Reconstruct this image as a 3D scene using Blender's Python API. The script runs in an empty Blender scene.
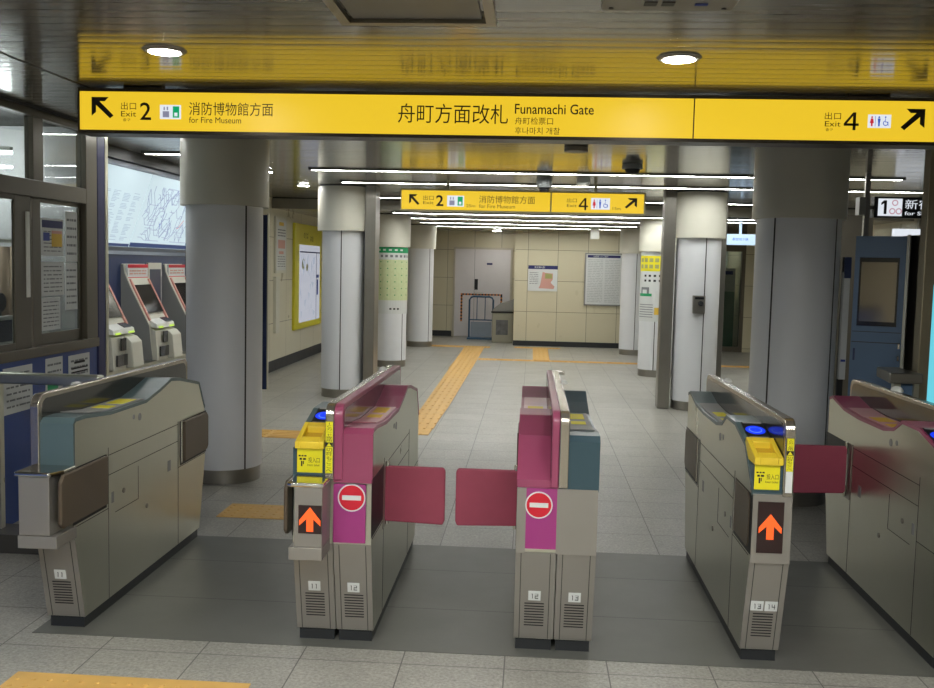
import bpy, bmesh, math, random
from mathutils import Vector, Matrix
random.seed(7)
scene = bpy.context.scene
COL = scene.collection

# ------------------------------------------------------------------ camera
YAW, PITCH, ROLL, FPX, CAMZ = 0.0651457, 0.0812139, 0.0234371, 972.4, 1.55
r = Vector((math.cos(YAW), math.sin(YAW), 0)); f = Vector((-math.sin(YAW), math.cos(YAW), 0)); u = Vector((0, 0, 1))
f, u = math.cos(PITCH) * f - math.sin(PITCH) * u, math.cos(PITCH) * u + math.sin(PITCH) * f
r, u = math.cos(ROLL) * r + math.sin(ROLL) * u, math.cos(ROLL) * u - math.sin(ROLL) * r
cd = bpy.data.cameras.new('camera'); cam = bpy.data.objects.new('camera', cd); COL.objects.link(cam)
m = Matrix.Identity(4)
for i in range(3):
    m[i][0], m[i][1], m[i][2] = r[i], u[i], -f[i]
m[0][3], m[1][3], m[2][3] = 0, 0, CAMZ
cam.matrix_world = m
cd.sensor_width = 36; cd.lens = FPX / 934 * 36; cd.clip_start = 0.05; cd.clip_end = 100
scene.camera = cam

# ------------------------------------------------------------------ world, exposure
w = bpy.data.worlds.new('world'); scene.world = w; w.use_nodes = True
w.node_tree.nodes['Background'].inputs[0].default_value = (0.8, 0.86, 0.9, 1)
w.node_tree.nodes['Background'].inputs[1].default_value = 0.05
vs = scene.view_settings
vs.view_transform = 'Standard'; vs.look = 'None'; vs.gamma = 1; vs.use_curve_mapping = False
EXPO = 0.8
vs.exposure = EXPO
scene.cycles.use_denoising = True
scene.cycles.max_bounces = 8; scene.cycles.diffuse_bounces = 5; scene.cycles.glossy_bounces = 5
scene.cycles.caustics_reflective = False; scene.cycles.caustics_refractive = False
scene.cycles.sample_clamp_indirect = 6
TUBE, DOWN, NEARTUBE = 32.0, 64.0, 24.0
BACKTUBE = 100.0     # the lines behind the viewpoint     # brightness of the tubes and downlights
SIGN = 0.92

# ------------------------------------------------------------------ materials
def lin(c):
    return tuple((x / 255 / 12.92) if x / 255 <= 0.04045 else ((x / 255 + 0.055) / 1.055) ** 2.4 for x in c) + (1,)
_m = {}
def mat(name, rgb, rough=0.5, metal=0.0, emit=0.0, var=0.06, vscale=6.0, spec=0.5, coat=0.0, bump=0.0, bscale=80.0, stretch=None, aniso=0):
    if name in _m: return _m[name]
    ma = bpy.data.materials.new(name); ma.use_nodes = True; _m[name] = ma
    nt = ma.node_tree; N = nt.nodes; Lk = nt.links; b = N['Principled BSDF']
    c = lin(rgb)
    b.inputs['Base Color'].default_value = c
    b.inputs['Roughness'].default_value = rough; b.inputs['Metallic'].default_value = metal
    b.inputs['Specular IOR Level'].default_value = spec; b.inputs['Coat Weight'].default_value = coat
    b.inputs['Coat Roughness'].default_value = 0.08
    if emit:
        if emit < 2: emit *= 2 ** -EXPO     # screens and backlit signs are set by how bright they look
        b.inputs['Emission Color'].default_value = c; b.inputs['Emission Strength'].default_value = emit
        b.inputs['Base Color'].default_value = (c[0] * .3, c[1] * .3, c[2] * .3, 1)
        return ma
    g = N.new('ShaderNodeNewGeometry')
    mp = N.new('ShaderNodeMapping'); Lk.new(g.outputs['Position'], mp.inputs[0])
    if stretch: mp.inputs['Scale'].default_value = stretch
    if var:
        n = N.new('ShaderNodeTexNoise'); n.inputs['Scale'].default_value = vscale; n.inputs['Detail'].default_value = 4
        Lk.new(mp.outputs[0], n.inputs['Vector'])
        mx = N.new('ShaderNodeMix'); mx.data_type = 'RGBA'
        mx.inputs[6].default_value = tuple(x * (1 - var * 1.6) for x in c[:3]) + (1,)
        mx.inputs[7].default_value = tuple(min(1, x * (1 + var * 1.6)) for x in c[:3]) + (1,)
        Lk.new(n.outputs[0], mx.inputs[0]); Lk.new(mx.outputs[2], b.inputs['Base Color'])
        mr = N.new('ShaderNodeMapRange'); mr.inputs[3].default_value = max(0, rough - .06); mr.inputs[4].default_value = rough + .06
        Lk.new(n.outputs[0], mr.inputs[0]); Lk.new(mr.outputs[0], b.inputs['Roughness'])
    if bump:
        n2 = N.new('ShaderNodeTexNoise'); n2.inputs['Scale'].default_value = bscale; n2.inputs['Detail'].default_value = 3
        Lk.new(mp.outputs[0], n2.inputs['Vector'])
        bp = N.new('ShaderNodeBump'); bp.inputs['Strength'].default_value = bump; bp.inputs['Distance'].default_value = 0.002
        Lk.new(n2.outputs[0], bp.inputs['Height']); Lk.new(bp.outputs[0], b.inputs['Normal'])
    return ma

def grid_mat(name, rgb, line, axes, width, rough, speck=None, tilevar=0.06, metal=0.0, brick=0.0, spec=0.5, linerough=None):
    """panels or tiles: joints every `spacing` metres in world space, each tile a shade of its own"""
    ma = bpy.data.materials.new(name); ma.use_nodes = True; _m[name] = ma
    nt = ma.node_tree; N = nt.nodes; Lk = nt.links; b = N['Principled BSDF']
    b.inputs['Metallic'].default_value = metal; b.inputs['Specular IOR Level'].default_value = spec
    g = N.new('ShaderNodeNewGeometry'); sx = N.new('ShaderNodeSeparateXYZ'); Lk.new(g.outputs['Position'], sx.inputs[0])
    def M(op, a, bb=None, cc=None):
        n = N.new('ShaderNodeMath'); n.operation = op
        for k, v in enumerate((a, bb, cc)):
            if v is None: continue
            if isinstance(v, (int, float)): n.inputs[k].default_value = v
            else: Lk.new(v, n.inputs[k])
        return n.outputs[0]
    masks = []; ids = []
    for ax, sp, ph in axes:
        t = M('DIVIDE', M('SUBTRACT', sx.outputs['XYZ'.index(ax)], ph), sp)
        fl = M('FLOOR', t); ids.append(fl)
        d = M('ABSOLUTE', M('SUBTRACT', M('FRACT', t), 0.5))
        masks.append(M('GREATER_THAN', d, 0.5 - width / sp / 2))
    mask = masks[0]
    for k in masks[1:]: mask = M('MAXIMUM', mask, k)
    cx = N.new('ShaderNodeCombineXYZ')
    for k, i in enumerate(ids): Lk.new(i, cx.inputs[k])
    wn = N.new('ShaderNodeTexWhiteNoise'); Lk.new(cx.outputs[0], wn.inputs[0])
    c = lin(rgb)
    val = M('ADD', M('MULTIPLY', wn.outputs[0], tilevar * 2), 1 - tilevar)
    if speck:
        for sc, amt in speck:
            n = N.new('ShaderNodeTexNoise'); n.inputs['Scale'].default_value = sc; n.inputs['Detail'].default_value = 3; n.inputs['Roughness'].default_value = .7
            Lk.new(g.outputs['Position'], n.inputs['Vector'])
            val = M('MULTIPLY', val, M('ADD', M('MULTIPLY', M('SUBTRACT', n.outputs[0], .5), amt * 4), 1))
    vm = N.new('ShaderNodeVectorMath'); vm.operation = 'SCALE'; vm.inputs[0].default_value = c[:3]; Lk.new(val, vm.inputs['Scale'])
    mx = N.new('ShaderNodeMix'); mx.data_type = 'RGBA'; Lk.new(mask, mx.inputs[0]); Lk.new(vm.outputs[0], mx.inputs[6]); mx.inputs[7].default_value = lin(line)
    Lk.new(mx.outputs[2], b.inputs['Base Color'])
    n3 = N.new('ShaderNodeTexNoise'); n3.inputs['Scale'].default_value = 3; Lk.new(g.outputs['Position'], n3.inputs['Vector'])
    mr = N.new('ShaderNodeMapRange'); mr.inputs[3].default_value = rough - .07; mr.inputs[4].default_value = rough + .07
    Lk.new(n3.outputs[0], mr.inputs[0]); Lk.new(mr.outputs[0], b.inputs['Roughness'])
    bp = N.new('ShaderNodeBump'); bp.inputs['Strength'].default_value = .5; bp.inputs['Distance'].default_value = 0.003; bp.invert = True
    Lk.new(mask, bp.inputs['Height']); Lk.new(bp.outputs[0], b.inputs['Normal'])
    return ma

STEEL = mat('brushed_steel', (198, 197, 182), .3, 1, var=.05, vscale=3)
STEELF = mat('brushed_steel_front', (150, 145, 138), .4, .6, var=.04, vscale=5)
CHROME = mat('polished_steel', (205, 203, 198), .14, 1, var=.05)
DSTEEL = mat('dark_steel', (150, 146, 138), .32, .9, var=.05)
FINST = mat('fin_steel', (172, 164, 152), .24, .9, var=.03)
LEAFBROWN = mat('brown_leaf', (92, 80, 66), .42, .35, var=.1, vscale=4)
SEAM = mat('seam_dark', (58, 56, 52), .6)
PLINTH = mat('plinth_black', (34, 36, 38), .45)
BLACK = mat('matt_black', (18, 18, 20), .5)
TEAL = mat('teal_plastic', (80, 98, 101), .38, var=.04, coat=.2)
DTEAL = mat('deep_teal_plastic', (44, 70, 80), .36, var=.04, coat=.2)
PINK = mat('rose_plastic', (144, 62, 92), .4, var=.05, coat=.15)
ROSE = mat('rose_flap_cover', (146, 58, 78), .6, var=.10, vscale=9, bump=.25, bscale=14)
MAGENTA = mat('magenta_sticker', (152, 50, 116), .42, var=.04)
SMOKE = mat('smoked_fin_panel', (46, 46, 42), .12, 0, var=.05, spec=.5)
PFIN = mat('rose_fin_panel', (92, 58, 66), .14, 0, var=.05)
YEL = mat('yellow_plastic', (226, 194, 48), .42, var=.05)
YELS = mat('yellow_sticker', (226, 214, 20), .5, var=.03)
WHITE = mat('white_plastic', (228, 228, 222), .45, var=.03)
PAPER = mat('white_paper', (208, 210, 208), .7, var=.03)
INK = mat('black_ink', (20, 16, 14), .7, var=0)
PALEINK = mat('pale_ink', (168, 170, 170), .7, var=0)
DIGINK = mat('digit_ink', (84, 84, 84), .7, var=0)
GREYINK = mat('grey_ink', (120, 122, 124), .7, var=0)
BLUEINK = mat('blue_ink', (40, 60, 140), .6, var=0)
NAVYINK = mat('navy_ink', (32, 36, 92), .6, var=0)
REDINK = mat('red_ink', (196, 30, 44), .6, var=0)
GREENINK = mat('green_ink', (24, 150, 92), .6, var=0)
PINKINK = mat('pink_ink', (204, 152, 140), .6, var=0)
OLIVEINK = mat('olive_ink', (160, 160, 100), .6, var=0)
OCHREINK = mat('ochre_ink', (214, 176, 60), .6, var=0)
LIME = mat('lime_paper', (198, 208, 160), .6, var=.08, vscale=30)
RED = mat('red_sign', (200, 20, 44), .4, var=0)
ARROW = mat('orange_led', (255, 92, 30), .5, emit=1.25)
LEDBG = mat('display_black', (40, 18, 18), .25, var=0)
READER = mat('reader_blue', (14, 58, 255), .4, emit=.95)
READERL = mat('reader_light_blue', (110, 150, 255), .4, emit=1.0)
SIGNY = mat('backlit_yellow', (240, 200, 44), .35, emit=SIGN)
SIGNW = mat('backlit_white', (226, 232, 240), .4, emit=.95)
SIGNI = mat('sign_ink', (30, 22, 8), .5, var=0)
SIGNIB = mat('sign_ink_brown', (86, 66, 10), .5, var=0)
SIGNG = mat('sign_green', (10, 170, 110), .4, emit=.8)
SIGNB = mat('sign_blue', (40, 90, 200), .4, emit=.8)
SIGNR = mat('sign_red', (210, 40, 60), .4, emit=.8)
SIGNL = mat('sign_lilac', (150, 150, 175), .4, emit=.7)
FRAME = mat('sign_frame', (70, 62, 52), .35, .5)
BACKM = mat('fluorescent_tube_behind', (250, 252, 248), .4, emit=BACKTUBE)
TUBEM = mat('fluorescent_tube', (250, 252, 248), .4, emit=TUBE)
NTUBEM = mat('office_tube', (250, 252, 255), .4, emit=NEARTUBE)
DOWNM = mat('downlight_lens', (250, 250, 248), .4, emit=DOWN)
LAMPGREY = mat('lamp_ring', (150, 142, 126), .5)
COLW = mat('white_enamel_panel', (216, 217, 219), .42, var=.02, coat=.05, stretch=(1, 1, .1))
CAPM = mat('cream_enamel', (206, 203, 188), .42, var=.02, coat=.05)
BRONZE = mat('bronze_frame', (98, 92, 80), .38, .35, var=.05)
BLUEW = mat('blue_wall_panel', (28, 62, 132), .4, var=.06)
NAVY = mat('navy_panel', (34, 50, 92), .35, var=.06, coat=.2)
DEEPBLUE = mat('deep_blue_post', (10, 17, 76), .5, var=.05)
CABBLUE = mat('slate_blue_enamel', (92, 118, 148), .35, .1, var=.05, coat=.1)
BEIGE = mat('beige_machine', (206, 204, 190), .45, var=.04)
GREYM = mat('grey_machine', (140, 140, 138), .5, var=.04)
SCREEN = mat('dark_screen', (36, 34, 36), .12, var=0, coat=.5)
CURTAIN = mat('brown_curtain', (150, 130, 108), .8, var=.1)
OFFW = mat('office_wall', (190, 190, 190), .7, var=.03)
DOORG = mat('door_grey', (216, 211, 211), .45, var=.03)
CARTB = mat('cart_blue', (60, 92, 120), .4, .2)
GLASSD = mat('tinted_glass', (60, 66, 66), .08, var=0, spec=.8)
def glass(name, tint, alpha):
    ma = bpy.data.materials.new(name); ma.use_nodes = True; nt = ma.node_tree; nt.nodes.clear()
    o = nt.nodes.new('ShaderNodeOutputMaterial'); t = nt.nodes.new('ShaderNodeBsdfTransparent'); t.inputs[0].default_value = lin(tint)
    g = nt.nodes.new('ShaderNodeBsdfGlossy'); g.inputs['Roughness'].default_value = .03
    fr = nt.nodes.new('ShaderNodeLayerWeight'); fr.inputs[0].default_value = .5
    pw = nt.nodes.new('ShaderNodeMath'); pw.operation = 'POWER'; pw.inputs[1].default_value = 5; nt.links.new(fr.outputs['Facing'], pw.inputs[0])
    mx = nt.nodes.new('ShaderNodeMixShader'); ad = nt.nodes.new('ShaderNodeMath'); ad.operation = 'ADD'; ad.inputs[1].default_value = alpha
    nt.links.new(pw.outputs[0], ad.inputs[0]); nt.links.new(ad.outputs[0], mx.inputs[0]); nt.links.new(t.outputs[0], mx.inputs[1]); nt.links.new(g.outputs[0], mx.inputs[2]); nt.links.new(mx.outputs[0], o.inputs[0])
    return ma
PANE = glass('window_glass', (215, 220, 218), .03)
CLEAR = glass('clear_acrylic', (225, 225, 218), .05)

# ------------------------------------------------------------------ mesh helpers
class MB:
    def __init__(s): s.v = []; s.f = []; s.mi = []; s.sm = []; s.cur = 0
    def add(s, vs, fs, smooth=False):
        o = len(s.v); s.v += [tuple(v) for v in vs]
        for q in fs: s.f.append([o + i for i in q]); s.mi.append(s.cur); s.sm.append(smooth)
        return s
    def use(s, i): s.cur = i; return s
    def box(s, x0, x1, y0, y1, z0, z1):
        x0, x1 = min(x0, x1), max(x0, x1); y0, y1 = min(y0, y1), max(y0, y1); z0, z1 = min(z0, z1), max(z0, z1)
        return s.add([(x0, y0, z0), (x1, y0, z0), (x1, y1, z0), (x0, y1, z0), (x0, y0, z1), (x1, y0, z1), (x1, y1, z1), (x0, y1, z1)],
                     [(0, 3, 2, 1), (4, 5, 6, 7), (0, 1, 5, 4), (1, 2, 6, 5), (2, 3, 7, 6), (3, 0, 4, 7)])
    def hexa(s, p):  # eight corners: bottom four, top four, counter-clockwise from above
        return s.add(p, [(0, 3, 2, 1), (4, 5, 6, 7), (0, 1, 5, 4), (1, 2, 6, 5), (2, 3, 7, 6), (3, 0, 4, 7)])
    def prism(s, pts, axis, a, b, smooth=False):
        n = len(pts)
        def P(p, t):
            return {'x': (t, p[0], p[1]), 'y': (p[0], t, p[1]), 'z': (p[0], p[1], t)}[axis]
        o = len(s.v); s.v += [P(p, a) for p in pts] + [P(p, b) for p in pts]
        s.f.append([o + i for i in range(n)][::-1]); s.mi.append(s.cur); s.sm.append(False)
        s.f.append([o + n + i for i in range(n)]); s.mi.append(s.cur); s.sm.append(False)
        for i in range(n):
            j = (i + 1) % n; s.f.append([o + i, o + j, o + n + j, o + n + i]); s.mi.append(s.cur); s.sm.append(smooth)
        return s
    def ring(s, c0, c1, rad, n=24, axis='z', smooth=True, r1=None, caps=True):
        r1 = rad if r1 is None else r1
        vs = []
        for c, rr in ((c0, rad), (c1, r1)):
            for i in range(n):
                a = 2 * math.pi * i / n; q = (math.cos(a) * rr, math.sin(a) * rr)
                vs.append({'z': (c[0] + q[0], c[1] + q[1], c[2]), 'y': (c[0] + q[0], c[1], c[2] + q[1]), 'x': (c[0], c[1] + q[0], c[2] + q[1])}[axis])
        s.add(vs, [(i, (i + 1) % n, n + (i + 1) % n, n + i) for i in range(n)], smooth)
        if caps:
            s.add(vs[:n], [tuple(range(n))[::-1]]); s.add(vs[n:], [tuple(range(n))])
        return s
    def tube(s, pts, rad, n=10, closed=False):
        pts = [Vector(p) for p in pts]; k = len(pts); vs = []
        for i, p in enumerate(pts):
            a = pts[i - 1] if i > 0 or closed else p; b = pts[(i + 1) % k] if i < k - 1 or closed else p
            t = (b - a).normalized(); up = Vector((0, 0, 1)) if abs(t.z) < .9 else Vector((0, 1, 0))
            e = t.cross(up).normalized(); g = t.cross(e).normalized()
            for j in range(n):
                an = 2 * math.pi * j / n; vs.append(p + e * math.cos(an) * rad + g * math.sin(an) * rad)
        fs = []
        for i in range(k if closed else k - 1):
            for j in range(n):
                i2 = (i + 1) % k; fs.append((i * n + j, i * n + (j + 1) % n, i2 * n + (j + 1) % n, i2 * n + j))
        s.add(vs, fs, True)
        if not closed:
            s.add(vs[:n], [tuple(range(n))[::-1]]); s.add(vs[-n:], [tuple(range(n))])
        return s
    def build(s, name, mats, parent=None, bevel=0, seg=2):
        me = bpy.data.meshes.new(name); me.from_pydata(s.v, [], s.f)
        if not isinstance(mats, (list, tuple)): mats = [mats]
        for q in mats: me.materials.append(q)
        for p, mi, sm in zip(me.polygons, s.mi, s.sm): p.material_index = mi; p.use_smooth = sm
        bm = bmesh.new(); bm.from_mesh(me); bmesh.ops.recalc_face_normals(bm, faces=bm.faces); bm.to_mesh(me); bm.free()
        o = bpy.data.objects.new(name, me); COL.objects.link(o)
        if parent: o.parent = parent; o.matrix_parent_inverse = Matrix.Translation(-Vector(parent.location)) if parent.parent is None and parent.type == 'EMPTY' else Matrix.Identity(4)
        if bevel:
            bv = o.modifiers.new('bevel', 'BEVEL'); bv.width = bevel; bv.segments = seg; bv.limit_method = 'ANGLE'; bv.angle_limit = .6
            bv.harden_normals = False
        return o
def tag(o, label=None, cat=None, group=None, kind=None):
    if label: o['label'] = label
    if cat: o['category'] = cat
    if group: o['group'] = group
    if kind: o['kind'] = kind
    return o
def thing(name, loc, label, cat, group=None, kind=None):
    o = bpy.data.objects.new(name, None); COL.objects.link(o); o.location = loc; o.empty_display_size = .1
    return tag(o, label, cat, group, kind)
def struct(mb, name, m_, parent=None, **k):
    o = mb.build(name, m_, parent, **k)
    if parent is None: o['kind'] = 'structure'
    return o
def root_inv(parent):
    return Matrix.Translation(-Vector(parent.location)) if parent is not None and parent.parent is None and parent.type == 'EMPTY' else Matrix.Identity(4)
def text(s, x0, x1, z0, z1, d, m_, parent, name='lettering', face='-y', bold=0.0, vertical=False):
    """lettering fitted into the box a..b by z0..z1 on a surface at distance d along the facing axis"""
    cu = bpy.data.curves.new(name, 'FONT')
    cu.body = '\n'.join(s) if vertical else s
    cu.size = 1; cu.offset = bold; cu.resolution_u = 3
    if vertical: cu.align_x = 'CENTER'; cu.space_line = .95
    tmp = bpy.data.objects.new('t', cu); COL.objects.link(tmp)
    bpy.context.view_layer.update()
    me = bpy.data.meshes.new_from_object(tmp.evaluated_get(bpy.context.evaluated_depsgraph_get()))
    bpy.data.objects.remove(tmp); bpy.data.curves.remove(cu)
    if not me.vertices: return None
    xs = [v.co.x for v in me.vertices]; ys = [v.co.y for v in me.vertices]
    ax, bx, ay, by = min(xs), max(xs), min(ys), max(ys)
    for v in me.vertices:
        a = (v.co.x - ax) / (bx - ax) * (x1 - x0) + x0; z = (v.co.y - ay) / (by - ay) * (z1 - z0) + z0
        v.co = {'-y': (a, d, z), '+x': (d, a, z), '-x': (d, x0 + x1 - a, z)}[face]
    me.materials.clear(); me.materials.append(m_)
    o = bpy.data.objects.new(name, me); COL.objects.link(o)
    if parent: o.parent = parent; o.matrix_parent_inverse = root_inv(parent)
    return o
def flat(polys, d, face='-y', t=.0015):
    """thin raised marks; polys are lists of (a, z) points"""
    b = MB()
    for p in polys:
        if face == '-y': b.prism(p, 'y', d, d - t)
        elif face == '+x': b.prism(p, 'x', d, d + t)
        else: b.prism(p, 'x', d, d - t)
    return b
def rect(a, b, c, d): return [(a, c), (b, c), (b, d), (a, d)]
def circ(x, z, rr, n=28, rz=None): return [(x + rr * math.cos(2 * math.pi * i / n), z + (rz or rr) * math.sin(2 * math.pi * i / n)) for i in range(n)]
def dashes(x0, x1, z0, z1, rows, fill=.45, seed=1, jag=True):
    rnd = random.Random(seed); out = []; h = (z1 - z0) / rows
    for i in range(rows):
        z = z0 + (i + .5) * h; x = x0
        while x < x1 - .01 * (x1 - x0):
            wd = rnd.uniform(.08, .3) * (x1 - x0) if jag else (x1 - x0)
            e = min(x + wd, x1); out.append(rect(x, e, z - h * fill / 2, z + h * fill / 2)); x = e + rnd.uniform(.02, .08) * (x1 - x0)
    return out

CZ = 2.41   # ceiling height over the gates
# ------------------------------------------------------------------ setting: floor
FL = grid_mat('granite_tiles', (151, 148, 139), (84, 82, 76), (('X', .4, -.065), ('Y', .4, 5.24)), .005, .36, speck=((75, .42), (24, .14), (2.5, .05)), tilevar=.05)
MATM = grid_mat('dark_floor_plates', (92, 92, 86), (48, 48, 46), (('Y', .5525, 3.70),), .006, .42, speck=((60, .03), (5, .06)), tilevar=.04)
TACT = mat('tactile_yellow', (208, 164, 88), .55, var=.09, vscale=12, bump=.2)
struct(MB().box(-6.2, 5.2, -4.2, 21.3, -.12, 0), 'floor', FL)
struct(MB().box(-2.01, 1.66, 3.765, 5.24, 0, .002), 'floor', MATM)

# ------------------------------------------------------------------ ceiling: long enamelled strips, each very slightly bowed
CEILM = mat('enamelled_ceiling_strip', (132, 127, 116), .14, .3, var=.04, stretch=(.3, 8, 1))
b = MB(); rnd = random.Random(3)
def strips(x0, x1, y0, y1, z, pitch=.1):
    y = y0
    while y < y1 - .001:
        t = rnd.uniform(-.005, .005); bow = rnd.uniform(.0002, .0006); e = min(y + pitch - .0045, y1); seg = 6; vs = []
        for i in range(seg + 1):
            k = i / seg; yy = y + (e - y) * k; zz = z - bow * (1 - (2 * k - 1) ** 2) + t * (yy - (y + e) / 2)
            vs += [(x0, yy, zz), (x1, yy, zz)]
        b.add(vs, [(2 * i, 2 * i + 1, 2 * i + 3, 2 * i + 2) for i in range(seg)], True)
        y += pitch
strips(-2.9, 5.1, -4.0, 13.3, CZ); strips(-3.7, -2.9, 6.5, 13.3, CZ)
strips(-3.7, 5.1, 13.3, 21.2, 2.275)
b.use(1)
b.box(-6.1, 5.1, -4.0, 13.3, CZ + .004, CZ + .1); b.box(-3.7, 5.1, 13.3, 21.2, 2.28, 2.51); b.box(-2.305, -2.295, -4, 5.0, CZ - .003, CZ + .002); b.box(-2.93, -2.9, -4, 6.5, CZ - .012, CZ + .003)
struct(b, 'ceiling', [CEILM, mat('ceiling_joint', (40, 38, 34), .7)])

struct(MB().box(-3.6, 5.0, 13.27, 13.3, 2.262, 2.40), 'trim_5', mat('soffit_grey', (140, 136, 124), .4, .3))
# ------------------------------------------------------------------ walls
WALLP = grid_mat('cream_wall_panels', (204, 196, 168), (120, 114, 98), (('X', .58, -.09), ('Z', .6, .07)), .008, .3, tilevar=.025)
WALLL = grid_mat('cream_side_panels', (204, 198, 176), (120, 114, 98), (('Y', .9, 13.2), ('Z', .6, .07)), .008, .3, tilevar=.025)
struct(MB().box(-.34, 3.45, 19.0, 21.2, 0, 2.28), 'wall_back', WALLP)
struct(MB().box(4.05, 5.1, 18.9, 21.2, 0, 2.28), 'wall_back_right', WALLP)
struct(MB().box(-3.7, -1.70, 21.0, 21.2, 0, 2.28).box(-.429, -.34, 21.0, 21.2, 0, 2.28).box(-1.70, -.429, 21.0, 21.2, 1.93, 2.28), 'wall_recess', WALLP)
struct(MB().box(-3.8, -3.6, 6.5, 21.2, 0, 2.5), 'wall_left', WALLL)
struct(MB().box(5.0, 5.2, 5.9, 21.2, 0, 2.5), 'wall_right', WALLL)
struct(MB().box(-6.2, 5.2, -4.2, -4.0, 0, 2.5), 'wall_behind', mat('plain_cream_wall', (170, 165, 150), .5))
struct(MB().box(-.34, 3.45, 18.985, 19.0, 0, .1), 'baseboard_back', PLINTH)
struct(MB().box(-3.6, -1.72, 20.985, 21.0, 0, .12), 'baseboard_recess', PLINTH)
struct(MB().box(-3.6, -3.585, 10.7, 21.0, 0, .15), 'baseboard_left', PLINTH)
# partition ends either side of the gate line (office on the left, booth on the right)
struct(MB().box(-6.2, -2.99, 6.43, 6.5, 0, CZ), 'wall_office_end', OFFW)
struct(MB().box(-6.2, -6.1, -4, 6.5, 0, CZ), 'wall_office_far', OFFW)
struct(MB().box(-3.01, -2.95, -4.0, 6.27, 0, .94).box(-3.01, -2.95, 6.27, 6.43, 0, .94), 'wall_office', BLUEW)
struct(MB().box(2.34, 2.42, -4.0, 5.62, 0, CZ), 'wall_booth', mat('booth_wall', (120, 116, 106), .5))
# door in the recess
d = thing('door_1', (-1.06, 21.0, 0), None, None, kind='structure')
MB().box(-1.7, -.429, 20.97, 21.0, 1.89, 1.93).box(-1.7, -1.66, 20.97, 21.0, 0, 1.89).box(-.47, -.429, 20.97, 21.0, 0, 1.89).build('door_frame', mat('door_frame_cream', (190, 182, 165), .4), d)
MB().box(-1.66, -.47, 20.985, 21.05, .01, 1.89).build('door_leaf', DOORG, d)
MB().box(-1.245, -1.24, 20.98, 20.985, .01, 1.89).build('leaf_joint', SEAM, d)
h = MB().box(-1.235, -1.165, 20.965, 20.985, 1.02, 1.25).build('lock_plate', BLACK, d)
MB().box(-1.22, -1.19, 20.93, 20.965, .93, .96).box(-1.22, -1.06, 20.92, 20.94, .93, .96).build('door_handle', CHROME, d)
MB().box(-.98, -.86, 20.978, 20.985, 1.56, 1.6).build('door_label', NAVYINK, d)

# ------------------------------------------------------------------ fluorescent lines and downlights
def tube_line(x0, x1, y, z, label, zc, m_=None):
    t = thing('linear_light', ((x0 + x1) / 2, y, z), label, 'light', 'fluorescent lines across the concourse ceiling')
    MB().box(x0 - .02, x1 + .02, y - .025, y + .025, zc - .008, zc).box(x0 - .02, x1 + .02, y - .05, y - .024, zc - .013, zc).box(x0 - .02, x1 + .02, y + .024, y + .075, zc - .016, zc).build('housing', mat('lamp_housing', (74, 72, 66), .7), t)
    MB().box(x0, x1, y - .022, y + .022, zc - .0125, zc - .008).build('tube', m_ or TUBEM, t)
tube_line(-2.08, 3.28, 9.05, 2.39, 'nearest fluorescent line across the ceiling, in front of the small yellow sign', 2.409)
tube_line(-2.05, 4.3, 10.38, 2.39, 'second fluorescent line from the gates, just behind the first one', 2.409)
tube_line(-2.1, 2.81, 12.7, 2.39, 'third fluorescent line from the gates, partly hidden by the small yellow sign', 2.409)
tube_line(-2.0, 3.2, 13.8, 2.25, 'fourth fluorescent line, first one below the small yellow sign', 2.272)
tube_line(-1.95, 1.75, 15.3, 2.25, 'fifth fluorescent line from the gates, second below the small sign', 2.272)
tube_line(-1.95, 1.75, 16.8, 2.25, 'sixth fluorescent line from the gates, third below the small sign', 2.272)
tube_line(-1.95, 1.65, 18.3, 2.25, 'farthest fluorescent line, right in front of the cream back wall', 2.272)
tube_line(2.6, 4.6, 14.6, 2.25, 'short fluorescent line on the far right above the slate blue cabinet', 2.272)
tube_line(-3.5, -2.45, 6.72, 2.385, 'short light strip over the ticket machine corner beside the left column', 2.409)
tube_line(-3.2, -2.5, 9.0, 2.385, 'short added light strip over the ticket machines, hidden behind the left column', 2.409)  # added lamp, out of view behind the column, to brighten the ticket corner
tube_line(-3.2, -2.5, 7.9, 2.385, 'short added light strip over the nearest ticket machine, behind the left column', 2.409)  # another added lamp for the dark ticket machine corner
tube_line(3.5, 4.0, 19.9, 2.25, 'short added light strip behind the far glazed door', 2.272)  # added lamp so the stand behind the glass does not stay dark
def downlight(x, y, z, rr, label, m_=None):
    t = thing('downlight', (x, y, z), label, 'light', 'round recessed downlights')
    MB().ring((x, y, z - .009), (x, y, z + .0), rr * .88, 32, r1=rr).build('ring', LAMPGREY, t)
    MB().ring((x, y, z - .011), (x, y, z - .008), rr * .70, 32).build('lens', m_ or DOWNM, t)
downlight(-1.55, 4.03, CZ - .001, .092, 'lit round downlight above the left end of the big yellow sign')
downlight(.57, 4.08, CZ - .001, .092, 'lit round downlight above the right half of the big yellow sign')
for i, (x, y) in enumerate(((-2.1, 1.0), (-.5, 1.0), (1.3, 1.0), (-1.5, -1.4), (.6, -1.4))):
    downlight(x, y, CZ - .001, .092, 'round downlight in the ceiling behind the viewpoint, %s' % ('far left of the front row', 'middle of the front row', 'right of the front row', 'left of the back row', 'right of the back row')[i])
downlight(-2.6, 9.36, CZ - .001, .085, 'small downlight right of the nearest left column, nearer of two')
downlight(-2.62, 11.0, CZ - .001, .085, 'small downlight in front of the yellow map frame, farther of two')
downlight(-.75, 20.2, 2.27, .12, 'small downlight above the grey door in the far recess')
t = MB().ring((.29, 7.13, CZ - .03), (.29, 7.13, CZ - .001), .085, 28).build('ceiling_speaker', LAMPGREY)
tag(t, 'dark round disc on the ceiling behind the big yellow sign', 'speaker')

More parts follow.
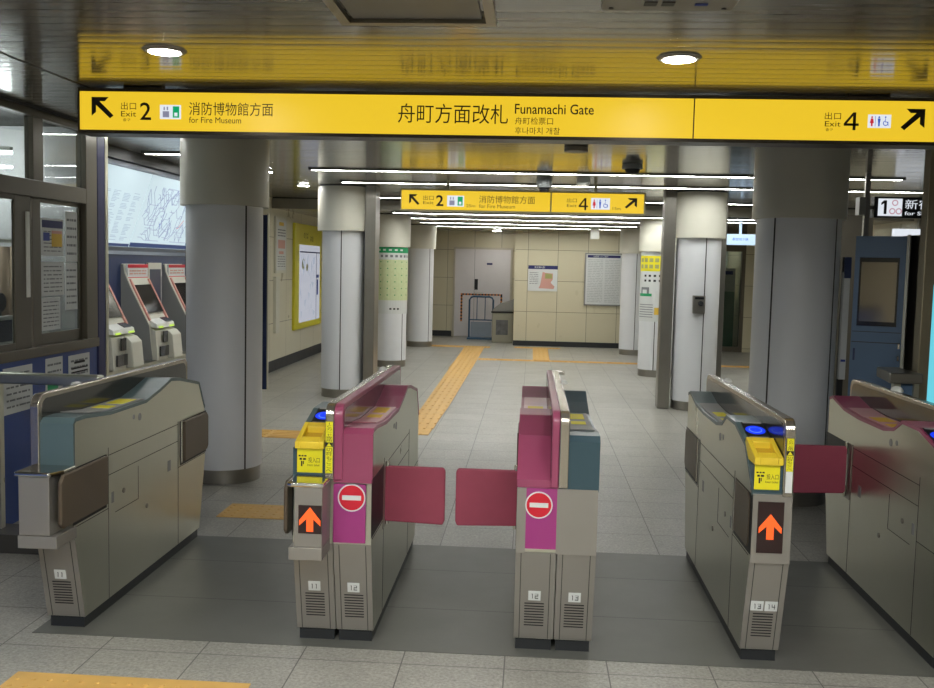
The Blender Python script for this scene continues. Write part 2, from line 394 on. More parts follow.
for i, (y, nm) in enumerate(((1.7, 'nearest'), (.3, 'second'), (-1.9, 'farthest'))):
    tube_line(-2.2, 1.9, y, 2.39, 'fluorescent line on the ceiling behind the viewpoint, %s of three' % nm, 2.409, BACKM)
# access hatch and panel in the near ceiling
t = thing('access_hatch', (-.42, 3.1, CZ), 'square metal framed access hatch in the ceiling, left of the speaker panel', 'hatch')
MB().box(-.70, -.15, 3.46, 3.50, CZ - .022, CZ - .001).box(-.70, -.665, 2.9, 3.46, CZ - .022, CZ - .001).box(-.185, -.15, 2.9, 3.46, CZ - .022, CZ - .001).build('hatch_frame', mat('hatch_frame_metal', (128, 120, 104), .3, .7), t)
MB().box(-.65, -.2, 2.9, 3.445, CZ - .012, CZ - .001).build('hatch_panel', mat('hatch_panel_metal', (96, 92, 84), .35, .5), t)
t = thing('ceiling_panel', (.4, 3.0, CZ), 'dark grey ceiling panel with small square openings at the top edge', 'panel')
MB().box(.2, .62, 2.8, 3.28, CZ - .02, CZ - .001).build('panel_plate', mat('panel_plate_grey', (104, 100, 92), .35, .4), t)
for x in (.33, .385): MB().box(x, x + .04, 3.17, 3.215, CZ - .023, CZ - .019).build('opening', BLACK, t)
MB().box(.49, .53, 3.19, 3.21, CZ - .023, CZ - .019).build('opening', BLUEINK, t)
for x, y in ((.23, 3.25), (.59, 3.25)): MB().ring((x, y, CZ - .023), (x, y, CZ - .019), .008, 12).build('screw', BLACK, t)

# ------------------------------------------------------------------ big yellow sign
def arrow_poly(x0, x1, z0, z1, right, th=.2):
    """diagonal arrow pointing up to a corner, in unit space"""
    P = [((.0, 1), (.78, 1), (.60, .80), (.36, .80), (1.0, .12), (.84, -.02), (.20, .62), (.20, .28), (.0, .10))]
    out = []
    for p in P:
        out.append([((x1 - q[0] * (x1 - x0)) if right else (x0 + q[0] * (x1 - x0)), z0 + q[1] * (z1 - z0)) for q in p])
    return out
def figure_four(x0, x1, z0, z1, d, par):
    W, H = x1 - x0, z1 - z0; P = lambda a, c: (x0 + a * W, z0 + c * H)
    flat([[P(.60, 0), P(.80, 0), P(.80, 1), P(.60, 1)], [P(0, .24), P(1, .24), P(1, .38), P(0, .38)], [P(0, .38), P(.20, .38), P(.60, .80), P(.60, 1)]], d).build('numeral', SIGNI, par)
def lift_picto(x0, x1, z0, z1, d, par):
    q = MB().box(x0, x1, d - .002, d, z0, z1).build('pictogram_plate', SIGNW, par); W = x1 - x0; H = z1 - z0
    flat([rect(x0 + .14 * W, x0 + .44 * W, z0 + .12 * H, z0 + .55 * H), rect(x0 + .18 * W, x0 + .24 * W, z0 + .62 * H, z0 + .86 * H), rect(x0 + .33 * W, x0 + .39 * W, z0 + .62 * H, z0 + .86 * H)], d - .002).build('pictogram', SIGNL, q)
    flat([rect(x0 + .62 * W, x0 + .92 * W, z0 + .1 * H, z0 + .9 * H)], d - .002).build('pictogram', SIGNG, q)
    flat([rect(x0 + .70 * W, x0 + .84 * W, z0 + .2 * H, z0 + .45 * H)], d - .004).build('pictogram', SIGNW, q)
def wc_picto(x0, x1, z0, z1, d, par):
    q = MB().box(x0, x1, d - .002, d, z0, z1).build('pictogram_plate', SIGNW, par); W = x1 - x0; H = z1 - z0
    def fig(cx, m_, skirt):
        flat([circ(x0 + cx * W, z0 + .80 * H, .07 * H, 12), [(x0 + (cx - .035) * W, z0 + .12 * H), (x0 + (cx + .035) * W, z0 + .12 * H), (x0 + (cx + .035) * W, z0 + .35 * H), (x0 + (cx + (.085 if skirt else .06)) * W, z0 + (.35 if skirt else .68) * H), (x0 + (cx + .05) * W, z0 + .7 * H), (x0 + (cx - .05) * W, z0 + .7 * H), (x0 + (cx - (.085 if skirt else .06)) * W, z0 + (.35 if skirt else .68) * H), (x0 + (cx - .035) * W, z0 + .35 * H)]], d - .002).build('pictogram', m_, q)
    fig(.17, SIGNR, True); fig(.48, SIGNB, False)
    flat([rect(x0 + .31 * W, x0 + .325 * W, z0 + .12 * H, z0 + .88 * H)], d - .002).build('pictogram', SIGNB, q)
    c = (x0 + .77 * W, z0 + .36 * H); R_ = .2 * H
    seg = [(c[0] + R_ * math.cos(a), c[1] + R_ * math.sin(a)) for a in [math.radians(k) for k in range(110, 400, 15)]]
    inn = [(c[0] + R_ * .72 * math.cos(a), c[1] + R_ * .72 * math.sin(a)) for a in [math.radians(k) for k in range(395, 105, -15)]]
    flat([seg + inn, rect(x0 + .745 * W, x0 + .765 * W, z0 + .45 * H, z0 + .72 * H), rect(x0 + .745 * W, x0 + .83 * W, z0 + .42 * H, z0 + .47 * H), [(x0 + .82 * W, z0 + .47 * H), (x0 + .84 * W, z0 + .47 * H), (x0 + .90 * W, z0 + .18 * H), (x0 + .88 * W, z0 + .18 * H)], circ(x0 + .755 * W, z0 + .81 * H, .06 * H, 10)], d - .002).build('pictogram', SIGNB, q)
S = thing('direction_sign', (-.15, 4.9, 2.17), 'long backlit yellow hanging sign reading Funamachi Gate above the ticket gates', 'sign', 'yellow exit signs')
MB().box(-2.315, 2.05, 4.862, 5.0, 2.17, 2.395).box(-2.315, 2.05, 4.85, 4.862, 2.17, 2.187).box(-2.315, 2.05, 4.85, 4.862, 2.378, 2.395).box(-2.315, -2.305, 4.85, 4.862, 2.187, 2.378).box(2.04, 2.05, 4.85, 4.862, 2.187, 2.378).box(-2.1, -1.9, 4.9, 4.95, 2.395, CZ).box(1.5, 1.7, 4.9, 4.95, 2.395, CZ).build('sign_frame', FRAME, S)
MB().box(-2.305, .757, 4.852, 4.862, 2.187, 2.378).build('sign_face', SIGNY, S)
MB().box(.765, 2.04, 4.852, 4.862, 2.187, 2.378).build('sign_face', SIGNY, S)
D = 4.8515
flat(arrow_poly(-2.243, -2.130, 2.247, 2.350, False), D).build('arrow', SIGNI, S)
for s, a, b_, c, e, m_, bo in (('出口', -2.091, -2.013, 2.289, 2.326, SIGNIB, 0), ('Exit', -2.091, -2.013, 2.255, 2.282, SIGNIB, 0), ('출구', -2.081, -2.043, 2.231, 2.246, SIGNIB, 0), ('2', -1.993, -1.936, 2.239, 2.326, SIGNI, .008),
        ('消防博物館方面', -1.741, -1.313, 2.266, 2.331, SIGNI, .0), ('for Fire Museum', -1.741, -1.475, 2.228, 2.258, SIGNI, 0), ('舟町方面改札', -.685, -.141, 2.243, 2.338, SIGNI, 0), ('Funamachi Gate', -.108, .277, 2.294, 2.343, SIGNI, .008),
        ('舟町检票口', -.106, .08, 2.243, 2.278, SIGNIB, 0), ('후나마치 개찰', -.105, .115, 2.196, 2.230, SIGNIB, 0), ('出口', 1.381, 1.457, 2.287, 2.321, SIGNIB, 0), ('Exit', 1.383, 1.457, 2.254, 2.279, SIGNIB, 0), ('출구', 1.388, 1.422, 2.232, 2.246, SIGNIB, 0)):
    text(s, a, b_, c, e, D - .0005, m_, S, bold=bo)
figure_four(1.472, 1.542, 2.238, 2.322, D, S); lift_picto(-1.89, -1.782, 2.245, 2.315, D, S); wc_picto(1.584, 1.692, 2.25, 2.313, D, S)
flat(arrow_poly(1.738, 1.849, 2.243, 2.342, True), D).build('arrow', SIGNI, S)

# ------------------------------------------------------------------ small yellow sign deeper in
S = thing('direction_sign', (-.13, 10.0, 2.09), 'smaller backlit yellow exit sign hanging in the middle distance between the columns', 'sign', 'yellow exit signs')
MB().box(-1.37, 1.12, 9.97, 10.07, 2.085, 2.315).box(-.9, -.87, 10, 10.04, 2.315, CZ).box(.6, .63, 10, 10.04, 2.315, CZ).build('sign_frame', mat('light_sign_frame', (160, 156, 130), .4, .4), S)
MB().box(-1.355, .16, 9.962, 9.97, 2.105, 2.297).build('sign_face', SIGNY, S)
MB().box(.176, 1.10, 9.962, 9.97, 2.105, 2.297).build('sign_face', SIGNY, S)
D = 9.9615
flat(arrow_poly(-1.277, -1.17, 2.15, 2.257, False), D).build('arrow', SIGNI, S)
for s, a, b_, c, e, m_, bo in (('出口', -1.134, -1.025, 2.200, 2.247, SIGNIB, 0), ('Exit', -1.133, -1.025, 2.159, 2.189, SIGNIB, 0), ('2', -1.0, -.925, 2.141, 2.252, SIGNI, .02), ('25m', -.69, -.6, 2.135, 2.165, SIGNIB, 0), ('消防博物館方面', -.561, .006, 2.179, 2.257, SIGNIB, 0), ('for Fire Museum', -.56, -.194, 2.130, 2.168, SIGNIB, 0), ('出口', .328, .429, 2.203, 2.245, SIGNIB, 0), ('Exit', .33, .429, 2.157, 2.187, SIGNIB, 0), ('15m', .79, .87, 2.135, 2.165, SIGNIB, 0)):
    text(s, a, b_, c, e, D - .0005, m_, S, bold=bo)
figure_four(.448, .543, 2.129, 2.249, D, S); lift_picto(-.887, -.714, 2.139, 2.25, D, S); wc_picto(.571, .761, 2.137, 2.252, D, S)
flat(arrow_poly(.91, 1.032, 2.155, 2.258, True), D).build('arrow', SIGNI, S)

# ------------------------------------------------------------------ columns
def column(x, y, seams, label, ztop, rs=.252, rc=.287, zc=1.90):
    t = thing('round_column', (x, y, 0), label, 'column', 'white round columns')
    MB().ring((x, y, .1), (x, y, zc), rs, 64, caps=False).build('shaft', COLW, t)
    MB().ring((x, y, zc), (x, y, ztop - .01), rc, 64).build('capital', CAPM, t)
    MB().ring((x, y, ztop - .01), (x, y, ztop), rc - .02, 48).build('shadow_gap', BLACK, t)
    MB().ring((x, y, 0), (x, y, .1), rs - .006, 48).build('base_ring', DSTEEL, t)
    for a in seams:
        a = math.radians(a); nx, ny = math.sin(a), -math.cos(a); tx, ty = math.cos(a), math.sin(a); k = MB()
        c0 = (x + nx * (rs - .004), y + ny * (rs - .004)); hw = .0055
        k.hexa([(c0[0] - tx * hw, c0[1] - ty * hw, .1), (c0[0] + tx * hw, c0[1] + ty * hw, .1), (c0[0] + tx * hw + nx * .006, c0[1] + ty * hw + ny * .006, .1), (c0[0] - tx * hw + nx * .006, c0[1] - ty * hw + ny * .006, .1),
                (c0[0] - tx * hw, c0[1] - ty * hw, zc), (c0[0] + tx * hw, c0[1] + ty * hw, zc), (c0[0] + tx * hw + nx * .006, c0[1] + ty * hw + ny * .006, zc), (c0[0] - tx * hw + nx * .006, c0[1] - ty * hw + ny * .006, zc)])
        k.build('panel_seam', SEAM, t)
    return t
column(-2.155, 6.72, (50, 170, 290), 'nearest white round column on the left, behind the two left gates', CZ - .002, .262, .302, 1.915)
column(1.785, 6.75, (-47, 45, 133, 225), 'nearest white round column on the right, behind the rightmost gates', CZ - .002, .275, .305, 1.905)
column(-2.17, 11.12, (4, 124, 244), 'second white round column on the left, beside a polished steel post', CZ - .002, .245, .30)
column(1.835, 11.0, (10, 130, 250), 'second white column on the right, carrying a small steel box', CZ - .002, .245)
column(-2.12, 14.55, (55, 175, 295), 'third column on the left, wrapped in a green and yellow poster', 2.273, .245, .285, 1.79)
column(1.82, 14.3, (-12, 108, 228), 'third column on the right, wrapped in a white poster with yellow heading', 2.273, .245, .285, 1.80)
column(-2.1, 18.25, (50, 170, 290), 'farthest white column on the left, beside the grey door', 2.273, .245, .285, 1.83)
column(1.85, 17.75, (0, 120, 240), 'farthest white column on the right, in front of the cream wall', 2.273, .245, .285, 1.82)
# emergency box on the second right column
t = thing('call_box', (1.82, 10.72, 1.08), 'small dark steel box with a round button on the second right column', 'box')
MB().box(1.752, 1.882, 10.70, 10.77, 1.08, 1.275).build('box_body', DSTEEL, t, bevel=.004)
MB().ring((1.83, 10.70, 1.19), (1.83, 10.685, 1.19), .028, 20, axis='y').build('button', CHROME, t)
MB().box(1.77, 1.865, 10.697, 10.70, 1.235, 1.26).build('box_label', BLACK, t)
# steel posts
for a, b_, c, e, z0, z1, lab in ((-1.90, -1.78, 10.95, 11.25, 0, CZ, 'polished steel post right of the second left column'), (1.435, 1.565, 10.9, 11.1, 0, CZ, 'wide brushed steel post left of the second right column'),
                          (2.10, 2.16, 11.1, 11.2, 0, CZ, 'thin dark steel post right of the second right column'), (2.10, 2.20, 7.15, 7.35, 0, CZ, 'brown steel post right of the nearest right column')):
    tag(MB().box(a, b_, c, e, z0, z1).build('steel_post', DSTEEL, bevel=.006), lab, 'post', 'steel posts beside the columns')
t = thing('folded_panel', (-1.93, 7.0, 0), 'navy strip with a steel edge fixed right of the nearest left column', 'panel')
MB().box(-1.93, -1.892, 6.86, 6.89, .62, 1.87).build('panel_board', NAVY, t)
MB().box(-1.892, -1.884, 6.86, 6.885, .62, 1.88).build('panel_edge', STEEL, t)
# posters on the third columns
def curved(x, y, rr, a0, a1, z0, z1, name, m_, parent, t=.006):
    k = MB(); n = 20; vs = []
    for i in range(n + 1):
        a = math.radians(a0 + (a1 - a0) * i / n)
        for q in (rr, rr + t):
            for z in (z0, z1): vs.append((x + math.sin(a) * q, y - math.cos(a) * q, z))
    fs = []
    for i in range(n):
        o = i * 4; fs += [(o, o + 4, o + 5, o + 1), (o + 2, o + 3, o + 7, o + 6), (o, o + 2, o + 6, o + 4), (o + 1, o + 5, o + 7, o + 3)]
    fs += [(0, 1, 3, 2), (n * 4, n * 4 + 2, n * 4 + 3, n * 4 + 1)]
    k.add(vs, fs); return k.build(name, m_, parent)
X, Y_ = -2.12, 14.55
t = thing('column_poster', (X, Y_ - .25, .8), 'green topped pale yellow poster wrapped round the third left column', 'poster')
curved(X, Y_, .246, -95, 95, .80, 1.79, 'poster_sheet', PAPER, t)
curved(X, Y_, .2525, -95, 95, 1.70, 1.785, 'poster_band', GREENINK, t, .002)
curved(X, Y_, .2525, -95, 95, 1.0, 1.60, 'poster_field', LIME, t, .002)
for i in range(7):
    for j in range(6): curved(X, Y_, .2545, -80 + i * 25, -76 + i * 25, 1.07 + j * .098, 1.085 + j * .098, 'poster_mark', GREENINK, t, .001)
for i in range(10): curved(X, Y_, .2525, -80 + i * 17, -71 + i * 17, 1.635, 1.67, 'poster_letter', GREYINK, t, .002)
for i in range(5): curved(X, Y_, .2545, -40 + i * 20, -30 + i * 20, 1.73, 1.755, 'poster_letter', PAPER, t, .001)
for i in range(3): curved(X, Y_, .2525, 5 + i * 13, 12 + i * 13, .86, .885, 'poster_letter', INK, t, .002)
X, Y_ = 1.82, 14.3
t = thing('column_poster', (X, Y_ - .25, .8), 'white poster with yellow heading wrapped round the third right column', 'poster')
curved(X, Y_, .246, -95, 40, .80, 1.80, 'poster_sheet', PAPER, t)
curved(X, Y_, .2525, -88, 40, 1.52, 1.74, 'poster_band', YELS, t, .002)
for i in range(5):
    for z in (1.56, 1.65): curved(X, Y_, .2545, -75 + i * 19, -62 + i * 19, z, z + .055, 'poster_letter', OLIVEINK, t, .001)
for i in range(5):
    for z in (1.44, 1.37): curved(X, Y_, .2525, -55 + i * 17, -47 + i * 17, z, z + .03, 'poster_letter', INK, t, .002)
curved(X, Y_, .2525, -80, -25, 1.16, 1.20, 'poster_emblem', GREENINK, t, .002); curved(X, Y_, .2525, -70, -35, 1.20, 1.29, 'poster_emblem', GREYINK, t, .002); curved(X, Y_, .2535, -62, -43, 1.20, 1.255, 'poster_emblem', PAPER, t, .002)
curved(X, Y_, .2525, -15, 20, .9, 1.0, 'poster_stamp', OCHREINK, t, .002)
for i in range(6): curved(X, Y_, .2525, -80, -20, .86 + i * .035, .87 + i * .035, 'poster_text', GREYINK, t, .001)

# ------------------------------------------------------------------ tactile paving
def tactile(poly, label, kind='bars', z=0, dirv=(0, 1)):
    """yellow paving; bars or studs raised on it"""
    xs = [p[0] for p in poly]; ys = [p[1] for p in poly]
    k = MB().prism(poly, 'z', z, z + .004)
    k.use(1)
    def inside(x, y):
        c = False; n = len(poly)
        for i in range(n):
            (x1, y1), (x2, y2) = poly[i], poly[(i + 1) % n]
            if (y1 > y) != (y2 > y) and x < (x2 - x1) * (y - y1) / (y2 - y1) + x1: c = not c
        return c
    if kind == 'studs':
        x = min(xs) + .03
        while x < max(xs):
            y = min(ys) + .03
            while y < max(ys):
                if inside(x, y): k.ring((x, y, z + .004), (x, y, z + .008), .011, 8, r1=.007)
                y += .06
            x += .06
    else:
        L = Vector((dirv[0], dirv[1])).normalized(); P = Vector((L.y, -L.x)); c = Vector((poly[0][0], poly[0][1]))
        for j in range(-8, 9):
            for i in range(-60, 61):
                q = c + P * (j * .075 + .0375) + L * (i * .3 + .15)
                if all(inside(*(q + L * s_)) for s_ in (-.12, .12)):
                    a = q - L * .13 - P * .012; e = q + L * .13 - P * .012; g_ = q + L * .13 + P * .012; h_ = q - L * .13 + P * .012
                    k.hexa([(a.x, a.y, z + .004), (e.x, e.y, z + .004), (g_.x, g_.y, z + .004), (h_.x, h_.y, z + .004)] + [(v.x, v.y, z + .008) for v in (a, e, g_, h_)])
    return tag(k.build('tactile_paving', [TACT, TACT]), label, 'tactile paving', 'yellow tactile paving')
tactile(rect(-1.865, -.985, 3.0, 3.39), 'studded yellow tactile tiles in front of the gates at the bottom edge', 'studs')
tactile(rect(-1.86, -1.16, 5.65, 5.97), 'studded yellow tactile tiles behind the leftmost gate passage', 'studs')
tactile(rect(-1.46, -1.16, 5.97, 8.3), 'yellow tactile strip running from the studded tiles, hidden behind the gate', 'bars')
tactile(rect(-2.6, -1.16, 8.3, 8.68), 'short crosswise yellow tactile strip right of the nearest left column', 'bars', dirv=(1, 0))
tactile([(-1.16, 8.69), (-.9, 8.69), (-.87, 10.6), (-.86, 18.19), (-1.24, 18.19), (-1.15, 10.2)], 'long yellow tactile strip leading back towards the grey door', 'bars')
tactile(rect(-1.95, -.76, 18.2, 18.55), 'crosswise studded tactile strip in front of the grey door recess', 'studs')
tactile(rect(-.855, -.56, 15.85, 16.15), 'studded yellow tile where the crosswise strip meets the long strip', 'studs')
tactile(rect(-.56, 4.6, 15.88, 16.12), 'long crosswise yellow tactile strip in front of the cream back wall', 'bars', dirv=(1, 0))
tactile(rect(.05, .33, 16.12, 18.4), 'short yellow tactile strip leading to the back wall poster', 'bars')
tactile(rect(-.3, .57, 18.4, 18.65), 'crosswise tactile strip under the small map on the back wall', 'studs')

# ------------------------------------------------------------------ ticket gates
ENTRY = [(3.935, .012), (3.84, .41), (3.84, .668), (3.842, .70), (4.00, .852), (4.21, .905), (4.40, .906), (4.50, .857), (4.62, .838), (4.97, .835), (5.20, .847), (5.40, .885), (5.46, .87), (5.46, .41), (5.365, .012)]
EXITN = [(3.935, .012), (3.84, .41), (3.835, .66), (3.835, .86), (3.86, .882), (3.95, .882), (4.20, .860), (4.60, .857), (4.78, .890), (4.93, .925), (5.06, .912), (5.36, .855), (5.46, .70), (5.46, .41), (5.365, .012)]
DG = 'white tile with grey digits'
def top_of(prof): return prof[2:-2]
def offset_in(pts, dd):
    out = []
    for i, p in enumerate(pts):
        a = pts[max(i - 1, 0)]; c = pts[min(i + 1, len(pts) - 1)]
        tx, tz = c[0] - a[0], c[1] - a[1]; L = math.hypot(tx, tz) or 1
        out.append((p[0] + tz / L * dd, p[1] - tx / L * dd))
    return out
SEG = {'1': [(.42, .62, 0, 1), (.25, .42, .8, 1)], '2': [(0, 1, .84, 1), (.8, 1, .5, .84), (0, 1, .42, .58), (0, .2, .16, .42), (0, 1, 0, .16)],
       '3': [(0, 1, .84, 1), (.8, 1, .16, .84), (.2, .8, .42, .58), (0, 1, 0, .16)], '4': [(0, .2, .42, 1), (0, 1, .34, .5), (.68, .88, 0, 1)]}
def digits(s, xa, xb, z0, z1, y, m_, parent):
    """squared numerals"""
    wd = (xb - xa) / len(s); ps = []
    for i, c in enumerate(s):
        a = xa + i * wd + wd * .1; W = wd * .8
        ps += [rect(a + q[0] * W, a + q[1] * W, z0 + q[2] * (z1 - z0), z0 + q[3] * (z1 - z0)) for q in SEG[c]]
    return flat(ps, y, t=.0006).build('digits', m_, parent)
PL0, GATE_FIT = -.0397, .975   # plinth foot below the body, and a camera-fit scale that shrinks and shifts all gates
def gate_unit(t, x0, x1, kind, col, fin_side, fin_col, numbers, side, flaps, reader=True, slot=True, ybox=None, inner=None):
    """one half of a gate: x0..x1 body, fin on fin_side, side = side whose flaps and side panel show"""
    prof = ENTRY if kind == 'entry' else EXITN
    top = top_of(prof)
    inset = offset_in(top, .012)
    low = [prof[0], prof[1]] + inset + [prof[-2], prof[-1]]
    MB().prism(low, 'x', x0, x1).build('body', STEEL, t)
    cover = MB().prism(top + offset_in(top, .016)[::-1], 'x', x0 - .002, x1 + .002)
    cover.build('top_cover', col, t)
    if col is not PINK or kind == 'exit':
        pass
    # plinth
    MB().box(x0 + .008, x1 - .008, 3.945, 5.355, PL0, .012).build('plinth', PLINTH, t)
    # front of the lower body: raised centre plate, grille, side grooves
    def fy(z): return 3.935 - .095 * (z - .012) / .398
    def slab(a, b_, z0, z1, thick=.003, off=0.0):
        return [(a, fy(z0) - off - thick, z0), (b_, fy(z0) - off - thick, z0), (b_, fy(z0) - off, z0), (a, fy(z0) - off, z0), (a, fy(z1) - off - thick, z1), (b_, fy(z1) - off - thick, z1), (b_, fy(z1) - off, z1), (a, fy(z1) - off, z1)]
    MB().hexa(slab(x0, x1, .014, .405, .002)).build('front_plate', STEELF, t)
    MB().hexa(slab(x0 + .021, x0 + .024, .014, .40, .001, .002)).hexa(slab(x1 - .024, x1 - .021, .014, .40, .001, .002)).build('front_groove', SEAM, t)
    cx = (x0 + x1) / 2
    k = MB()
    for i in range(9): k.hexa(slab(cx - .04, cx + .04, .073 + i * .0125, .0775 + i * .0125, .0015, .002))
    gr = k.build('vent_grille', BLACK, t)
    n = len(numbers); wn = .05
    for i, s in enumerate(numbers):
        xa = cx - (n * wn + (n - 1) * .006) / 2 + i * (wn + .006)
        pl = MB().hexa(slab(xa, xa + wn, .190, .232, .003, .002)).build('number_plate', PAPER, t)
        yy = fy(.21) - .0068
        digits(s, xa + .008, xa + wn - .008, .200, .222, yy, DIGINK, pl)
    # fin
    fx0, fx1 = fin_side
    fr = .05
    def fin(y0, y1, z1, z0=.672):
        pts = [(y0, z0)]
        for i in range(7): a = math.pi - i * math.pi / 12; pts.append((y0 + fr + fr * math.cos(a), z1 - fr + fr * math.sin(a)))
        for i in range(7): a = math.pi / 2 - i * math.pi / 12; pts.append((y1 - fr + fr * math.cos(a), z1 - .012 - fr + fr * math.sin(a)))
        pts.append((y1, z0)); return pts
    fm, fp = fin_col
    outer = fin(3.825, 5.56, .978); 
    f_ = MB().prism(outer, 'x', fx0, fx1, smooth=False).build('fin', fm, t, bevel=.004)
    innerp = fin(3.85, 5.53, .958)
    for xs, dx in ((fx0, -.0015), (fx1, .0015)):
        if inner is None or (dx > 0) == (inner > 0): MB().prism(innerp, 'x', xs, xs + dx).build('fin_panel', fp, t)
    # side panel seams on the visible side
    sx_, sd = (x1, 1) if side > 0 else (x0, -1)
    k = MB()
    def sb(y0, z0, y1, z1, wd=.003):
        # thin line on the side face from (y0,z0) to (y1,z1)
        L = math.hypot(y1 - y0, z1 - z0); py, pz = -(z1 - z0) / L * wd / 2, (y1 - y0) / L * wd / 2
        k.prism([(y0 - py, z0 - pz), (y1 - py, z1 - pz), (y1 + py, z1 + pz), (y0 + py, z0 + pz)], 'x', sx_, sx_ + sd * .0012)
    sb(4.17, .014, 4.17, .70); sb(5.03, .014, 5.03, .68); sb(4.17, .665, 5.03, .665); sb(4.17, .575, 5.03, .575); sb(3.86, .425, 4.17, .425); sb(5.03, .43, 5.46, .43)
    k.build('panel_joint', SEAM, t)
    for ya, yb, h_ in ((4.20, 4.225, .05), (4.88, 4.92, .055)): MB().prism([(ya, .44), (yb, .44), (yb, .44 + h_), (ya, .44 + h_)], 'x', sx_, sx_ + sd * .0015).build('service_label', GREYM, t)
    k = MB(); sb(4.24, .39, 4.5, .39); sb(4.5, .39, 4.5, .55); k.build('hatch_joint', SEAM, t)
    for ya, za in ((4.60, .33), (4.33, .47)): MB().ring((sx_, ya, za), (sx_ + sd * .005, ya, za), .012, 12, axis='x').build('key_lock', DSTEEL, t)
    for ya, za, rr in ((4.45, .795, .012), (4.52, .785, .018)): MB().ring((sx_, ya, za), (sx_ + sd * .0025, ya, za), rr, 14, axis='x').build('sensor', GREYM, t)
    # flaps: recess and leaf
    for fl in flaps:
        near = fl[0] == 'near'; y0, y1 = (3.83, 4.15) if near else (5.06, 5.475)
        pts = rect(y0, y1, .435, .675)
        MB().prism(pts, 'x', sx_, sx_ + sd * .0012).build('flap_recess', BLACK, t)
        if fl[1] in ('folded', 'recessed'):
            th = .019 if fl[1] == 'folded' else .007
            ya, yb = (fl[2] if len(fl) > 2 else 3.84, 4.13) if near else (5.09, 5.47)
            g_ = [(ya, .475), (ya + .02, .455), (yb, .455), (yb, .672), (ya + .03, .672), (ya, .645)] if near else [(ya, .455), (yb - .02, .455), (yb, .475), (yb, .645), (yb - .03, .672), (ya, .672)]
            lf = MB().prism(g_, 'x', sx_ + sd * .0015, sx_ + sd * th).build('flap', LEAFBROWN, t, bevel=.005)
            hy = 4.14 if near else 5.075
            MB().ring((sx_ + sd * .003, hy, .45), (sx_ + sd * .003, hy, .675), .007, 10).build('flap_hinge', CHROME, lf)
        else:
            yy = 4.2 if near else 5.1
            xa, xb = fl[2], fl[3]; a, b_ = min(xa, xb), max(xa, xb)
            lf = MB().prism([(a + .008, .413 if xb > xa else .405), (b_ - .008, .405 if xb > xa else .413), (b_, .425), (b_, .648), (b_ - .01, .660), (a + .01, .660), (a, .648), (a, .425)], 'y', yy - .011, yy + .011).build('flap', ROSE, t, bevel=.006)
            hx = sx_ + sd * .010
            for za, zb in ((.400, .455), (.62, .68)): MB().ring((hx, yy, za), (hx, yy, zb), .009, 10).build('flap_hinge', CHROME, lf)
            MB().box(sx_, sx_ + sd * .003, yy - .06, yy + .05, .39, .68).build('hinge_plate', DSTEEL, lf)
    # console on the top
    if reader:
        def P(a, y, z): return (a, y, z)
        # slope from (4.00,.852) to (4.21,.905)
        def sl(y): return .852 + (y - 4.0) * .053 / .21
        ra, rb = reader
        def pad(a, b_, y0, y1, h0, h1):
            return [(a, y0, sl(y0) + h0), (b_, y0, sl(y0) + h0), (b_, y1, sl(y1) + h0), (a, y1, sl(y1) + h0), (a, y0, sl(y0) + h1), (b_, y0, sl(y0) + h1), (b_, y1, sl(y1) + h1), (a, y1, sl(y1) + h1)]
        rd = MB().hexa(pad(ra, rb, 4.035, 4.20, 0, .004)).build('card_reader', BLACK, t)
        n_ = 32; cxr, cyr = (ra + rb) / 2, 4.118; vs = []
        for rr_, nm, m_, hh in (((rb - ra) * .46, 'reader_pad', READER, .005), ((rb - ra) * .30, 'reader_ring', READERL, .0058), ((rb - ra) * .26, 'reader_pad', READER, .0066)):
            vv = [(cxr + rr_ * math.cos(2 * math.pi * i / n_), cyr + rr_ * 1.02 * math.sin(2 * math.pi * i / n_)) for i in range(n_)]
            kk = MB(); kk.add([(x, y, sl(y) + hh - .0008) for x, y in vv] + [(x, y, sl(y) + hh) for x, y in vv], [tuple(range(n_))[::-1], tuple(range(n_, 2 * n_))] + [(i, (i + 1) % n_, n_ + (i + 1) % n_, n_ + i) for i in range(n_)])
            kk.build(nm, m_, rd)
        for y0, y1 in ((4.038, 4.05), (4.187, 4.199)): MB().hexa(pad(ra + .006, rb - .006, y0, y1, .004, .0055)).build('reader_strip', GREYM, rd)
    # recessed tray with ticket markings
    tr = [(4.52, .848), (4.62, .8395), (4.97, .8365), (5.18, .8475)] if kind == 'entry' else [(4.0, .8805), (4.20, .8615), (4.60, .8585)]
    bx0, bx1 = (x0 + .012, min(fx0, x1) - .004) if fx0 > cx else (max(fx1, x0) + .004, x1 - .012)
    if bx1 > bx0 + .02:
        MB().prism(tr + [(p[0], p[1] + .003) for p in tr[::-1]], 'x', bx0, bx1).build('tray', GREYM if col is not PINK else mat('pink_tray', (176, 110, 122), .3, var=.05), t)
        ys = [(4.62, 4.70), (4.78, 4.92)] if kind == 'entry' else [(4.25, 4.33), (4.40, 4.56)]
        for y0, y1 in ys:
            def tz(y):
                for (a, za), (c, zc_) in zip(tr, tr[1:]):
                    if a <= y <= c: return za + (zc_ - za) * (y - a) / (c - a)
                return tr[-1][1]
            MB().hexa([(bx0 + .02, y0, tz(y0) + .003), (bx1 - .02, y0, tz(y0) + .003), (bx1 - .02, y1, tz(y1) + .003), (bx0 + .02, y1, tz(y1) + .003), (bx0 + .02, y0, tz(y0) + .0045), (bx1 - .02, y0, tz(y0) + .0045), (bx1 - .02, y1, tz(y1) + .0045), (bx0 + .02, y1, tz(y1) + .0045)]).build('ticket_marking', OCHREINK if col is PINK else YELS, t)
